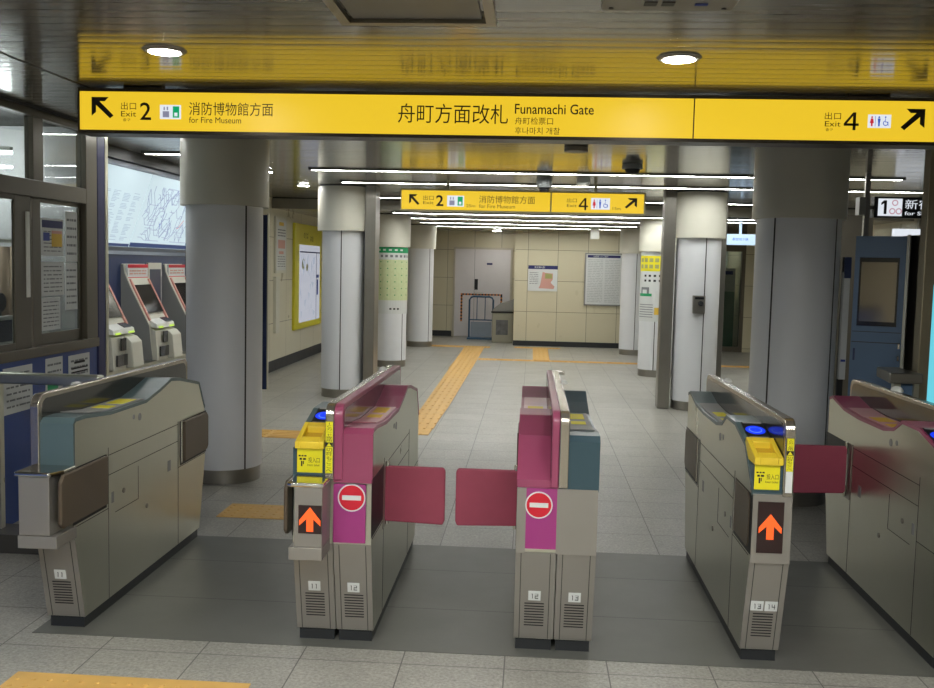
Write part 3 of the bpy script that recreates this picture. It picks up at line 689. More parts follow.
    # yellow ticket slot box on the entry end
    if ybox:
        ya, yb = ybox
        top_ = lambda y: .826 + (y - 3.815) * .052 / .175
        def pc(xa, xb, p0, p1, base=None):
            return MB().prism([(p0, base or .797), (p0, top_(p0)), (p1, top_(p1)), (p1, base or (.797 if p1 < 3.9 else .84))], 'x', xa, xb)
        hop = MB()
        hop.prism([(3.815, .797), (3.815, .826), (3.99, .878), (4.0, .853), (3.93, .797)], 'x', ya, ya + .020)
        hop.prism([(3.815, .797), (3.815, .826), (3.99, .878), (4.0, .853), (3.93, .797)], 'x', yb - .020, yb)
        hop.prism([(3.815, .797), (3.815, .826), (3.862, .840), (3.862, .797)], 'x', ya + .020, yb - .020)
        hop.prism([(3.95, .81), (3.95, .866), (3.99, .878), (4.0, .853)], 'x', ya + .020, yb - .020)
        hb = hop.build('ticket_slot', YEL, t, bevel=.003)
        MB().prism([(3.862, .797), (3.862, .80), (3.95, .84), (3.95, .81)], 'x', ya + .020, yb - .020).build('slot_opening', mat('slot_ochre', (190, 150, 30), .5), hb)
        MB().box(ya + .022, yb - .022, 3.875, 3.90, .8105, .8165).build('slot_mouth', BLACK, hb)
        fb = MB().prism([(3.838, .685), (3.838, .797), (3.87, .797), (3.87, .685)], 'x', x0 - .001 if fx0 > cx else ya - .01, (x1 + .0 if fx0 < cx else yb + .008)).build('slot_base', DTEAL, t)
        MB().prism([(3.833, .697), (3.833, .795), (3.838, .795), (3.838, .697)], 'x', ya + .006, yb - .008).build('slot_panel', YELS, t)
        a = ya + .012
        text('投入口', a + .040, a + .086, .738, .760, 3.8322, INK, t, name='slot_lettering')
        text('Insert ticket', a + .036, a + .086, .724, .733, 3.8322, INK, t, name='slot_lettering')
        flat([rect(a, a + .009, .762, .768), rect(a + .012, a + .020, .762, .768), rect(a + .023, a + .032, .762, .768), rect(a + .004, a + .014, .748, .756), rect(a + .018, a + .030, .748, .756), rect(a + .010, a + .016, .722, .744), rect(a + .018, a + .022, .730, .744)], 3.8325, t=.0004).build('slot_icon', INK, t)

def head(t, a, b_, la, lb, sxd, y0=3.69, z0=.43, z1=.67):
    """box with ledge standing out from the front, below the ticket slot"""
    h_ = MB().box(a, b_, y0, 3.85, z0, z1).build('head_box', STEELF, t, bevel=.003)
    if sxd > 0: pts = [(la, y0 - .008), (lb - .02, y0 - .008), (lb + .008, y0 + .06), (lb + .008, 3.86), (la, 3.86)]
    else: pts = [(la + .0, y0 + .0), (la + .02, y0 - .008), (lb, y0 - .008), (lb, 3.86), (la - .0, 3.86)]
    MB().prism(pts, 'z', z1, z1 + .018).build('head_ledge', CHROME, t, bevel=.006)
    MB().box(a - .004 if sxd > 0 else a - .02, b_ + (.03 if sxd > 0 else 0), y0 - .003, 3.86, z0 - .052, z0 - .001).build('head_lip', STEELF, t, bevel=.002)
    return h_
def arrow_display(t, xa, xb, za, zb, y, ax0, ax1, az0, az1):
    dsp = MB().box(xa, xb, y - .004, y, za, zb).build('arrow_display', LEDBG, t)
    W = ax1 - ax0; H = az1 - az0
    P = [(.5, 1), (1, .46), (1, .24), (.66, .52), (.66, 0), (.34, 0), (.34, .52), (0, .24), (0, .46)]
    flat([[(ax0 + p[0] * W, az0 + p[1] * H) for p in P]], y - .004).build('arrow', ARROW, dsp)
def no_entry(t, xa, xb, za, zb, cx, cz, rr, y=3.836):
    pn = MB().box(xa, xb, y - .003, y, za, zb).build('magenta_panel', MAGENTA, t)
    sg = MB(); flat_ = flat([circ(cx, cz, rr)], y - .003, t=.001).build('no_entry_sign', PAPER, pn)
    flat([circ(cx, cz, rr * .9)], y - .004, t=.001).build('no_entry_disc', RED, flat_)
    flat([rect(cx - rr * .68, cx + rr * .68, cz - rr * .17, cz + rr * .17)], y - .005, t=.001).build('no_entry_bar', PAPER, flat_)
def strip_sticker(t, x0, x1, z0, z1, y, long=True):
    """narrow yellow sticker on the end of the fin"""
    s_ = MB().box(x0, x1, y - .001, y, z0, z1).build('fin_sticker', YELS, t)
    zm = z0 + (z1 - z0) * .55
    text('ICカード専用', x0 + .002, x1 - .002, zm + .012, z1 - .004, y - .0015, INK, s_, name='sticker_lettering', vertical=True)
    flat([[(x0, zm - .008), (x1, zm - .008), (x1, zm + .010), (x0, zm + .010)]], y - .001, t=.0004).build('sticker_mark', INK, s_)
    flat([[(x0 + .004, zm - .006), (x1 - .004, zm - .006), ((x0 + x1) / 2, zm + .008)]], y - .0014, t=.0004).build('sticker_mark', YELS, s_)
    text('切符もここへ', x0 + .002, x1 - .002, z0 + .005, zm - .012, y - .0015, INK, s_, name='sticker_lettering', vertical=True)
def dome(t, x, y, z, rr=.03):
    k = MB(); n, mm = 20, 6; vs = []
    for j in range(mm + 1):
        a = j / mm * math.pi / 2
        for i in range(n): vs.append((x + rr * math.cos(a) * math.cos(2 * math.pi * i / n), y + rr * 1.4 * math.cos(a) * math.sin(2 * math.pi * i / n), z + rr * .9 * math.sin(a)))
    k.add(vs, [(j * n + i, j * n + (i + 1) % n, (j + 1) * n + (i + 1) % n, (j + 1) * n + i) for j in range(mm) for i in range(n)], True)
    k.build('sensor_dome', WHITE, t)
GG = 'row of automatic ticket gates'
# gate A
t = thing('ticket_gate', (-1.95, 4.65, 0), 'leftmost ticket gate, teal topped with folded brown flaps, numbered 11', 'ticket gate', GG)
gate_unit(t, -2.03, -1.865, 'exit', TEAL, (-2.04, -2.003), (FINST, SMOKE), ['11'], 1, [('near', 'folded', 3.70), ('rear', 'folded')], reader=None)
head(t, -2.02, -1.893, -2.035, -1.868, 1, z0=.43)
dome(t, -2.045, 4.25, .955)
# gate B: teal half with arrow, rose half with no entry
t = thing('ticket_gate', (-.782, 4.65, 0), 'second gate from left, orange arrow beside a no entry sign, numbered 11 and 12', 'ticket gate', GG)
gate_unit(t, -.945, -.781, 'entry', TEAL, (-.813, -.778), (FINST, SMOKE), ['11'], -1, [('near', 'folded', 3.76), ('rear', 'folded')], reader=(-.922, -.834), ybox=(-.934, -.817), inner=-1)
gate_unit(t, -.777, -.622, 'exit', PINK, (-.777, -.741), (PINK, PFIN), ['12'], 1, [('near', 'open', -.63, -.355)], reader=None, inner=1)
head(t, -.905, -.792, -.935, -.787, -1, z0=.43)
arrow_display(t, -.886, -.794, .487, .599, 3.69, -.882, -.798, .495, .592)
no_entry(t, -.778, -.645, .413, .655, -.703, .600, .057)
strip_sticker(t, -.810, -.781, .70, .91, 3.821)
dome(t, -.80, 5.25, .965, .022)
# gate C: rose half, teal half
t = thing('ticket_gate', (.13, 4.65, 0), 'middle gate, narrow seen end on with no entry sign, numbered 12 and 13', 'ticket gate', GG)
gate_unit(t, -.035, .128, 'entry', PINK, (.098, .127), (PINK, PFIN), ['12'], -1, [('near', 'open', -.03, -.308), ('rear', 'folded')], reader=None, inner=-1)
gate_unit(t, .132, .287, 'exit', DTEAL, (.128, .166), (FINST, SMOKE), ['13'], 1, [('rear', 'recessed')], reader=None, inner=1)
no_entry(t, .002, .125, .421, .668, .053, .600, .055)
MB().box(.125, .287, 3.833, 3.8385, .402, .668).box(-.035, .002, 3.833, 3.8385, .402, .668).build('end_plate', STEELF, t)
k = MB().box(.155, .185, 5.1, 5.16, .985, 1.0); k.build('fin_clip', CHROME, t); dome(t, .175, 4.9, .965, .02)
# gate D
t = thing('ticket_gate', (.99, 4.65, 0), 'fourth gate, teal with blue readers, yellow slot and orange arrow, numbered 13 14', 'ticket gate', GG)
gate_unit(t, .89, 1.045, 'entry', TEAL, (1.003, 1.043), (FINST, SMOKE), ['13', '14'], -1, [('near', 'recessed', 3.86), ('rear', 'recessed')], reader=(.910, .999), ybox=(.888, .999))
MB().box(.892, 1.044, 3.83, 3.84, .402, .678).build('end_plate', STEELF, t)
arrow_display(t, .912, 1.013, .445, .65, 3.83, .918, 1.006, .5, .602)
strip_sticker(t, 1.010, 1.036, .775, .905, 3.821)
MB().box(1.010, 1.036, 3.8195, 3.821, .69, .774).build('fin_label', PAPER, t)
dome(t, 1.05, 5.2, .965, .022)
# gate E
t = thing('ticket_gate', (1.75, 4.65, 0), 'rightmost gate at the frame edge, rose topped with a long plain steel side', 'ticket gate', GG)
gate_unit(t, 1.66, 1.84, 'entry', PINK, (1.80, 1.842), (FINST, SMOKE), ['14'], -1, [('rear', 'open', 1.652, 1.375)], reader=(1.668, 1.765))
dome(t, 1.85, 5.0, .965, .03)

for o in COL.objects:
    if o.name.startswith('ticket_gate'):
        o.scale = (GATE_FIT, GATE_FIT, GATE_FIT); o.location = (o.location[0] * GATE_FIT, o.location[1] * GATE_FIT, -PL0 * GATE_FIT)  # camera-fit correction: gates shrunk, pulled nearer the camera and lifted
# ------------------------------------------------------------------ office window wall (left)
wd = thing('window_1', (-2.95, 4.5, 1.0), None, None, kind='structure')
k = MB().box(-3.02, -2.93, -4, 6.43, .94, 1.0)          # sill
k.box(-3.01, -2.94, -4, 6.27, 1.89, 1.99)               # transom
k.box(-3.01, -2.94, 6.27, 6.43, 1.0, CZ)                # end post
k.box(-3.01, -2.94, -4, 6.27, 2.36, CZ)
k.box(-3.0, -2.945, 5.60, 5.72, 1.99, 2.36); k.box(-3.005, -2.945, 3.8, 3.9, 1.0, 2.36)
k.build('window_frame', BRONZE, wd, bevel=.004)
k = MB().box(-2.975, -2.955, 5.40, 5.58, 1.0, 1.89).box(-2.975, -2.955, 3.9, 3.97, 1.0, 1.89).box(-2.975, -2.955, 3.97, 5.4, 1.0, 1.04).box(-2.975, -2.955, 3.97, 5.4, 1.86, 1.89)
k.build('sash', BRONZE, wd, bevel=.003)
k = MB().box(-2.995, -2.977, 5.64, 5.74, 1.0, 1.89).box(-2.995, -2.977, 6.24, 6.27, 1.0, 1.89).box(-2.995, -2.977, 5.74, 6.24, 1.0, 1.07).box(-2.995, -2.977, 5.74, 6.24, 1.865, 1.89)
k.build('sash', BRONZE, wd, bevel=.003)
MB().box(-2.955, -2.945, 5.52, 5.55, 1.30, 1.80).build('sash_pull', WHITE, wd)
MB().box(-2.988, -2.984, 5.74, 6.24, 1.07, 1.865).build('pane', PANE, wd)
MB().box(-2.967, -2.963, 3.97, 5.40, 1.04, 1.86).build('pane', PANE, wd)
MB().box(-2.976, -2.972, 5.72, 6.27, 1.99, 2.36).build('pane', PANE, wd)
MB().box(-2.976, -2.972, 3.9, 5.60, 1.99, 2.36).build('pane', PANE, wd)
tp = struct(MB().box(-3.0, -2.94, 6.432, 6.555, 0, CZ), 'trim_1', DEEPBLUE, bevel=.01)
struct(MB().box(-3.0, -2.94, 6.556, 6.60, 0, CZ), 'trim_2', STEEL)
def notice(y0, y1, z0, z1, x, label, rows=7, head_=None, seed=1, extra=None, cat='notice', grp='paper notices on the office front'):
    t = thing('paper_notice', (x, (y0 + y1) / 2, z0), label, cat, grp)
    MB().box(x, x + .003, y0, y1, z0, z1).build('sheet', PAPER, t)
    H = z1 - z0; W = y1 - y0
    top = z1 - .08 * H
    if head_:
        flat([rect(y0 + .03 * W, y1 - .03 * W, z1 - .25 * H, z1 - .05 * H)], x + .003, '+x', .0008).build('heading_band', head_, t); top = z1 - .3 * H
    flat(dashes(y0 + .1 * W, y1 - .1 * W, z0 + .08 * H, top, rows, .28, seed), x + .003, '+x', .0006).build('printed_lines', GREYINK, t)
    if extra: extra(t, x, y0, y1, z0, z1)
    return t
def ex1(t, x, y0, y1, z0, z1):
    W = y1 - y0; H = z1 - z0
    flat([rect(y0 + .45 * W, y1 - .08 * W, z0 + .25 * H, z0 + .6 * H)], x + .004, '+x', .0008).build('printed_block', OCHREINK, t)
    flat([rect(y0 + .08 * W, y0 + .36 * W, z0 + .4 * H, z0 + .62 * H)], x + .004, '+x', .0008).build('printed_block', BLUEINK, t)
    flat([rect(y0 + .45 * W, y1 - .08 * W, z0 + .60 * H, z0 + .68 * H)], x + .0048, '+x', .0008).build('printed_block', PINKINK, t)
notice(5.75, 6.03, 1.545, 1.775, -2.983, 'notice with navy heading and yellow block taped in the office window', 6, NAVYINK, 3, ex1)
notice(5.745, 6.035, 1.297, 1.508, -2.983, 'plain printed notice in the office window, under the navy headed one', 7, None, 5)
notice(5.74, 5.98, 1.085, 1.288, -2.983, 'lowest printed notice in the office window, with a curled corner', 7, None, 6)
notice(6.06, 6.22, 1.51, 1.83, -2.983, 'tall pale sheet in the office window, upper right', 5, None, 7)
notice(6.05, 6.215, 1.20, 1.50, -2.983, 'tall pale sheet in the office window, lower right', 6, None, 8)
def ex2(t, x, y0, y1, z0, z1): flat([rect(y0 + .08 * (y1 - y0), y1 - .3 * (y1 - y0), z0 + .02, z0 + .10)], x + .004, '+x', .0008).build('printed_block', GREENINK, t)
notice(5.24, 5.56, .64, .905, -2.949, 'large notice on the blue wall under the window, leftmost of three', 6, None, 9)
notice(5.72, 5.935, .66, .917, -2.949, 'notice with a green block on the blue wall, middle of three', 5, None, 10, ex2)
notice(6.015, 6.31, .70, .908, -2.949, 'white notice with heavy black lines on the blue wall, rightmost of three', 4, None, 11)
flat([rect(6.09, 6.24, .85, .865), rect(6.05, 6.28, .815, .825), rect(6.05, 6.28, .79, .80)], -2.9455, '+x', .001).build('printed_heading', INK, bpy.data.objects['paper_notice.007'])
# office interior
t = tag(MB().box(-3.6, -3.02, 2.5, 6.4, .90, .96).box(-3.6, -3.55, 2.5, 6.4, 0, .9).build('office_counter', mat('counter_grey', (200, 198, 192), .4)), 'pale grey counter inside the office behind the window', 'counter')
t = thing('monitor', (-3.3, 5.85, .96), 'white framed monitor with dark screen on the office counter', 'monitor')
MB().box(-3.33, -3.30, 5.55, 6.02, .98, 1.16).build('monitor_frame', WHITE, t, bevel=.004)
MB().box(-3.30, -3.296, 5.58, 5.98, 1.0, 1.135).build('screen', mat('monitor_navy', (40, 46, 74), .2), t)
MB().box(-3.38, -3.26, 5.75, 5.85, .96, .98).build('monitor_stand', WHITE, t)
t = thing('telephone', (-3.2, 6.1, .96), 'white telephone handset on the office counter beside the monitor', 'telephone')
MB().box(-3.26, -3.12, 6.08, 6.24, .96, 1.0).build('phone_base', WHITE, t, bevel=.006)
MB().tube([(-3.22, 6.06, 1.01), (-3.2, 6.1, 1.035), (-3.18, 6.2, 1.035), (-3.17, 6.25, 1.01)], .014).build('handset', WHITE, t)
t = thing('desk_lamp', (-3.35, 5.98, .96), 'black round headed desk device behind the office monitor', 'lamp')
MB().ring((-3.40, 6.05, .96), (-3.40, 6.05, .975), .05, 20).tube([(-3.40, 6.05, .975), (-3.42, 6.05, 1.18)], .012).build('lamp_stand', BLACK, t)
MB().ring((-3.42, 6.04, 1.24), (-3.40, 6.04, 1.24), .06, 20, axis='x').build('lamp_head', BLACK, t)
k = MB(); n_ = 60; vs = []
for i in range(n_ + 1):
    x = -4.4 + 1.0 * i / n_; dy = .018 * math.sin(i * 1.3); vs += [(x, 6.3 + dy, .98), (x, 6.3 + dy, 1.60)]
k.add(vs, [(2 * i, 2 * i + 1, 2 * i + 3, 2 * i + 2) for i in range(n_)], True)
o = k.build('curtain', CURTAIN); so = o.modifiers.new('thick', 'SOLIDIFY'); so.thickness = .006
tag(o, 'pleated brown curtain inside the office', 'curtain')
tag(MB().box(-4.45, -3.39, 6.28, 6.32, 1.625, 1.65).box(-4.45, -4.42, 6.28, 6.32, 0, 1.625).build('curtain_rail', STEEL), 'steel rail carrying the brown office curtain', 'rail')
t = thing('office_light', (-3.9, 6.15, 2.2), 'twin tube fixture hanging near the end wall of the office', 'light')
MB().box(-4.6, -3.38, 6.13, 6.17, 2.215, 2.24).box(-4.5, -4.47, 6.14, 6.16, 2.24, CZ + .003).build('housing', WHITE, t)
MB().box(-4.6, -3.38, 6.135, 6.165, 2.195, 2.213).build('tube', NTUBEM, t); MB().box(-4.6, -3.38, 6.135, 6.165, 2.105, 2.12).build('tube', NTUBEM, t)
for i, y in enumerate((3.6, 5.4)):
    t = thing('office_light', (-4.4, y, 2.38), 'fluorescent tube on the office ceiling, %s of two' % ('nearer', 'farther')[i], 'light', 'office ceiling tubes')
    MB().box(-5.9, -3.3, y - .05, y + .05, 2.385, 2.41).build('housing', WHITE, t); MB().box(-5.85, -3.35, y - .02, y + .02, 2.37, 2.385).build('tube', NTUBEM, t)

# steel rail between office wall and gate A
t = thing('handrail', (-2.5, 4.9, 0), 'brushed steel handrail between the office wall and the leftmost gate', 'railing')
MB().box(-2.93, -2.22, 4.87, 4.93, .874, .932).build('top_rail', STEEL, t, bevel=.012, seg=3)
MB().box(-2.80, -2.765, 4.88, 4.92, .10, .882).build('post', STEEL, t)
MB().box(-2.93, -2.14, 4.78, 4.98, 0, .10).build('rail_plinth', mat('rail_plinth_grey', (80, 77, 73), .4, .4), t)
MB().box(-2.26, -2.225, 4.88, 4.92, .10, .882).build('post', STEEL, t)

# ------------------------------------------------------------------ ticket machine corner
tag(MB().box(-3.583, -3.28, 6.9, 10.9, .60, .645).box(-3.583, -3.32, 6.9, 10.9, 0, .60).build('machine_counter', [STEEL]), 'long steel counter under the row of ticket machines', 'counter')
struct(MB().box(-3.6, -3.587, 6.63, 10.7, .0, 1.60), 'trim_3', NAVY)
def machine(y0, label):
    y1 = y0 + .47
    t = thing('ticket_machine', (-3.45, (y0 + y1) / 2, .65), label, 'ticket machine', 'ticket machines along the left wall')
    body = [(-3.585, .65), (-3.585, 1.49), (-3.56, 1.49), (-3.55, 1.42), (-3.50, 1.30), (-3.40, 1.10), (-3.33, .96), (-3.30, .65)]
    MB().prism(body, 'y', y0, y1).build('machine_body', BEIGE, t, bevel=.006)
    MB().prism([(p[0] - .006, p[1] * .995) for p in body], 'y', y0 - .004, y0 - .001).build('side_panel', GREYM, t)
    def face(a, b_, k0, k1, h_, nm, m_):
        # on the slanted face: k from 0 (bottom) to 1 (top)
        P0 = Vector((-3.33, .96)); P1 = Vector((-3.50, 1.30)); nn = Vector((P1.y - P0.y, -(P1.x - P0.x))).normalized()
        A = P0 + (P1 - P0) * k0; B = P0 + (P1 - P0) * k1
        return MB().prism([tuple(A), tuple(B), tuple(B + nn * h_), tuple(A + nn * h_)], 'y', a, b_).build(nm, m_, t)
    face(y0 + .05, y1 - .05, .28, 1.0, .012, 'screen', SCREEN)
    face(y0 + .02, y0 + .045, .1, 1.15, .016, 'pink_trim', mat('pink_trim_colour', (214, 150, 140), .5))
    face(y1 - .045, y1 - .02, .1, 1.15, .016, 'pink_trim', mat('pink_trim_colour', (214, 150, 140), .5))
    hd = MB().box(-3.55, -3.53, y0 + .015, y1 - .015, 1.36, 1.485).build('header', PAPER, t)
    MB().box(-3.531, -3.527, y0 + .015, y1 - .015, 1.455, 1.485).box(-3.531, -3.527, y0 + .015, y1 - .015, 1.35, 1.372).build('header_band', RED, hd)
    flat(dashes(y0 + .05, y1 - .05, 1.39, 1.44, 2, .5, int(y0 * 10)), -3.53, '+x', .002).build('header_lines', PINKINK, hd)
    kp = MB().prism([(-3.36, .94), (-3.40, 1.03), (-3.28, .97), (-3.27, .93)], 'y', y0 + .03, y1 - .03).build('keypad_shelf', WHITE, t, bevel=.004)
    MB().prism([(-3.35, 1.008), (-3.345, 1.012), (-3.285, .98), (-3.29, .976)], 'y', y1 - .2, y1 - .06).build('keypad', SCREEN, kp)
    MB().box(-3.275, -3.268, y0 + .06, y0 + .16, .93, .945).box(-3.275, -3.268, y1 - .16, y1 - .05, .93, .945).build('slot_light', mat('lime_lamp', (210, 250, 90), .5, emit=.8), kp)
    cm = MB().prism([(-3.32, .65), (-3.32, .92), (-3.26, .90), (-3.22, .86), (-3.20, .65)], 'y', y0 + .25, y1 - .005).build('note_unit', BEIGE, t, bevel=.008)
    MB().prism([(-3.32, .65), (-3.32, .92), (-3.28, .91), (-3.26, .65)], 'y', y0 + .005, y0 + .24).build('coin_unit', BEIGE, t, bevel=.005)
    MB().box(-3.262, -3.250, y0 + .13, y0 + .22, .80, .90).box(-3.262, -3.248, y0 + .05, y0 + .24, .68, .77).build('tray_opening', SCREEN, t)
    return t
machine(7.40, 'nearest ticket machine, half hidden behind the deep blue post')
machine(8.30, 'middle ticket machine with slanted dark screen and red topped header')
machine(9.26, 'farthest ticket machine, just showing beside the left column')
t = thing('info_board', (-3.58, 9.2, 1.1), 'dark vertical board in a white frame between two ticket machines', 'board')
MB().box(-3.585, -3.565, 8.86, 9.18, .98, 1.50).build('board_frame', BEIGE, t); MB().box(-3.565, -3.56, 8.89, 9.15, 1.0, 1.44).build('board_face', mat('board_navy', (60, 62, 84), .3), t)
for i, z in enumerate((1.38, 1.28)):
    o = MB().box(-3.585, -3.575, 8.33, 8.43, z, z + .085).build('small_label', [PAPER]); flat([rect(8.34, 8.42, z + .02, z + .065)], -3.575, '+x', .001).build('label_print', REDINK if i else GREYINK, o)
    tag(o, 'small %s label on the navy wall left of the middle ticket machine' % ('white and red' if i else 'grey printed upper'), 'label', 'small wall labels')
# fare map board, leaning out at the top
F = thing('fare_board', (-3.5, 8.8, 1.6), 'large backlit railway fare map leaning out above the ticket machines', 'map board')
def fq(y0, y1, k0, k1, h0, h1):
    A = Vector((-3.585, 1.60)); B = Vector((-3.34, 2.285)); n2 = Vector((B.y - A.y, -(B.x - A.x))).normalized()
    p = A + (B - A) * k0; q = A + (B - A) * k1
    return [tuple(p + n2 * h0), tuple(q + n2 * h0), tuple(q + n2 * h1), tuple(p + n2 * h1)]
def fp(y0, y1, k0, k1, h0, h1, mb=None): return (mb or MB()).prism(fq(y0, y1, k0, k1, h0, h1), 'y', y0, y1)
MB().prism([(-3.6, 1.57), (-3.6, 2.32), (-3.34, 2.32), (-3.34, 2.285), (-3.585, 1.60), (-3.57, 1.57)], 'y', 6.85, 10.9).build('board_housing', mat('board_housing_grey', (120, 128, 140), .4, .3), F)
FARE = mat('fare_map_glow', (208, 228, 236), .4, emit=.85)
fp(6.9, 8.38, .06, .985, .0, .012).build('board_face', FARE, F); fp(8.40, 10.85, .06, .985, .0, .012).build('board_face', FARE, F)
FB = mat('fare_blue_band', (60, 84, 140), .4, emit=.45)
fp(8.40, 10.85, .065, .12, .012, .015).build('blue_band', FB, F)
fp(6.9, 8.38, .065, .10, .012, .015).build('blue_band', FB, F)
k = MB(); rn = random.Random(4)
for c in range(6):
    for i in range(34):
        if rn.random() < .85: fp(7.15 + c * .2, 7.15 + c * .2 + rn.uniform(.06, .14), .14 + i * .0175, .147 + i * .0175, .012, .0145, k)
k.build('fare_columns', mat('fare_text', (168, 188, 206), .5, emit=.9), F)
def polyline(cols, n, seed, y0, y1, k0, k1, wdt):
    rn = random.Random(seed); k = MB()
    for _ in range(n):
        y, kk = rn.uniform(y0, y1), rn.uniform(k0, k1); a = rn.choice((0, 0, 45, -45, 90))
        for _ in range(rn.randint(2, 5)):
            L = rn.uniform(.03, .13); dy = L * math.cos(math.radians(a)); dk = L * math.sin(math.radians(a)) / .72
            y2 = min(max(y + dy, y0), y1); k2 = min(max(kk + dk, k0), k1)
            A = Vector((y, kk * .727)); B = Vector((y2, k2 * .727))
            if (B - A).length > .02:
                tt = (B - A).normalized(); pp = Vector((-tt.y, tt.x)) * wdt / 2
                P0 = Vector((-3.585, 0, 1.60)); dv = Vector((.245, 0, .685)).normalized(); nv = Vector((.685, 0, -.245)).normalized()
                def W(q, h_): v = P0 + dv * q.y + nv * h_; return (v.x, q.x, v.z)
                k.hexa([W(q, .0125) for q in (A - pp, B - pp, B + pp, A + pp)] + [W(q, .0150) for q in (A - pp, B - pp, B + pp, A + pp)])
            y, kk = y2, k2; a += rn.choice((0, 45, -45, 90))
    return k
polyline(0, 130, 5, 8.45, 10.6, .16, .86, .0045).build('rail_lines', mat('rail_grey', (150, 162, 192), .5, emit=.9), F)
polyline(0, 6, 9, 9.2, 10.3, .28, .6, .007).build('rail_lines', mat('rail_pink', (220, 140, 146), .5, emit=.8), F)
polyline(0, 5, 12, 8.9, 10.5, .3, .8, .007).build('rail_lines', mat('rail_blue', (100, 130, 210), .5, emit=.8), F)
fp(9.75, 10.85, .125, .27, .012, .0145).build('map_sea', mat('map_sea_blue', (110, 160, 205), .4, emit=.5), F)
tag(MB().box(-3.6, -3.30, 7.0, 10.9, 2.325, CZ - .002).build('soffit_box', mat('soffit_black', (26, 26, 28), .5)), 'black soffit box right above the fare map', 'box')

# boards on the left wall
t = thing('map_frame', (-3.58, 15.35, .47), 'tall yellow framed area map on the left wall', 'map board')
MB().box(-3.6, -3.56, 14.45, 16.3, .50, 2.12).build('map_border', mat('yellow_enamel', (206, 196, 40), .4), t, bevel=.005)
MB().box(-3.56, -3.55, 14.72, 16.12, .60, 1.80).build('map_sheet', mat('map_lit', (196, 200, 214), .4, emit=.65), t)
flat([rect(14.72, 16.12, 1.68, 1.70), rect(15.85, 15.87, .60, 1.68)], -3.55, '+x', .002).build('map_rule', NAVYINK, t)
flat([rect(15.9, 16.0, 1.0, 1.25), rect(15.88, 16.05, 1.28, 1.33)], -3.55, '+x', .002).build('map_key', BLUEINK, t)
rn = random.Random(2); ps = []
for i in range(26):
    y = rn.uniform(14.8, 15.7); z = rn.uniform(.65, 1.55); ps.append([(y, z), (y + .012, z), (y + rn.uniform(-.1, .2), z + rn.uniform(.05, .2)), (y - .01 + rn.uniform(-.1, .1), z + .1)])
flat(ps, -3.55, '+x', .0015).build('map_streets', mat('map_street', (166, 176, 192), .5, emit=.8), t)
flat([circ(14.95, 1.5, .09, 14), circ(15.2, 1.45, .06, 14)], -3.55, '+x', .001).build('map_park', OLIVEINK, t)
text('案内図', 15.45, 15.65, 1.86, 1.95, -3.559, INK, t, name='map_title', face='+x')
text('のりば', 15.0, 15.3, 1.9, 2.0, -3.559, INK, t, name='map_title', face='+x')
t = thing('wall_poster', (-3.58, 13.7, 1.36), 'white and red printed poster in a frame left of the yellow map', 'poster')
MB().box(-3.6, -3.57, 13.39, 13.98, 1.37, 2.16).build('poster_frame', BEIGE, t); MB().box(-3.57, -3.567, 13.43, 13.94, 1.41, 2.12).build('poster_sheet', PAPER, t)
flat([rect(13.5, 13.88, 1.72, 1.84), rect(13.55, 13.8, 1.64, 1.68)], -3.567, '+x', .001).build('poster_red', PINKINK, t)
flat(dashes(13.48, 13.9, 1.45, 1.62, 5, .3, 2) + dashes(13.48, 13.9, 1.88, 2.0, 3, .4, 3), -3.567, '+x', .001).build('poster_lines', GREYINK, t)
flat([rect(13.55, 13.8, 2.04, 2.09)], -3.567, '+x', .001).build('poster_title', OCHREINK, t)
o = tag(MB().box(-3.6, -3.56, 13.38, 13.58, .53, 1.32).build('wall_grip', BEIGE), 'slim pale vertical casing on the left wall below the small poster', 'casing')

# back wall posters
t = thing('area_map', (.2, 18.98, 1.08), 'small white area map with navy heading on the back wall', 'poster')
MB().box(-.08, .49, 18.985, 19, 1.075, 1.57).build('poster_sheet', PAPER, t)
flat([rect(-.08, .49, 1.50, 1.57)], 18.985).build('heading_band', NAVYINK, t)
text('周辺案内図', .04, .24, 1.515, 1.555, 18.982, PAPER, t, name='heading_lettering')
flat([[(.16, 1.2), (.2, 1.45), (.26, 1.43), (.4, 1.42), (.4, 1.3), (.36, 1.25), (.38, 1.22), (.44, 1.17), (.42, 1.12), (.13, 1.13)]], 18.985).build('map_area', PINKINK, t)
flat([[(.25, 1.32), (.25, 1.42), (.38, 1.41), (.39, 1.32)]], 18.983).build('map_area', OLIVEINK, t)
flat(dashes(-.05, .12, 1.2, 1.45, 7, .3, 5), 18.985).build('printed_lines', GREYINK, t)
t = thing('station_notice', (1.35, 18.98, .82), 'large framed white notice with navy heading on the back wall', 'poster')
MB().box(1.01, 1.74, 18.97, 19, .82, 1.835).build('notice_frame', mat('notice_frame_metal', (150, 150, 146), .35, .6), t)
MB().box(1.035, 1.715, 18.965, 18.97, .845, 1.81).build('poster_sheet', PAPER, t)
flat([rect(1.06, 1.69, 1.745, 1.795)], 18.965).build('heading_band', NAVYINK, t)
text('お客様へのご案内', 1.17, 1.45, 1.752, 1.788, 18.962, PAPER, t, name='heading_lettering')
flat(dashes(1.07, 1.36, .88, 1.72, 26, .3, 11) + dashes(1.40, 1.69, .88, 1.72, 26, .3, 12), 18.965).build('printed_lines', PALEINK, t)
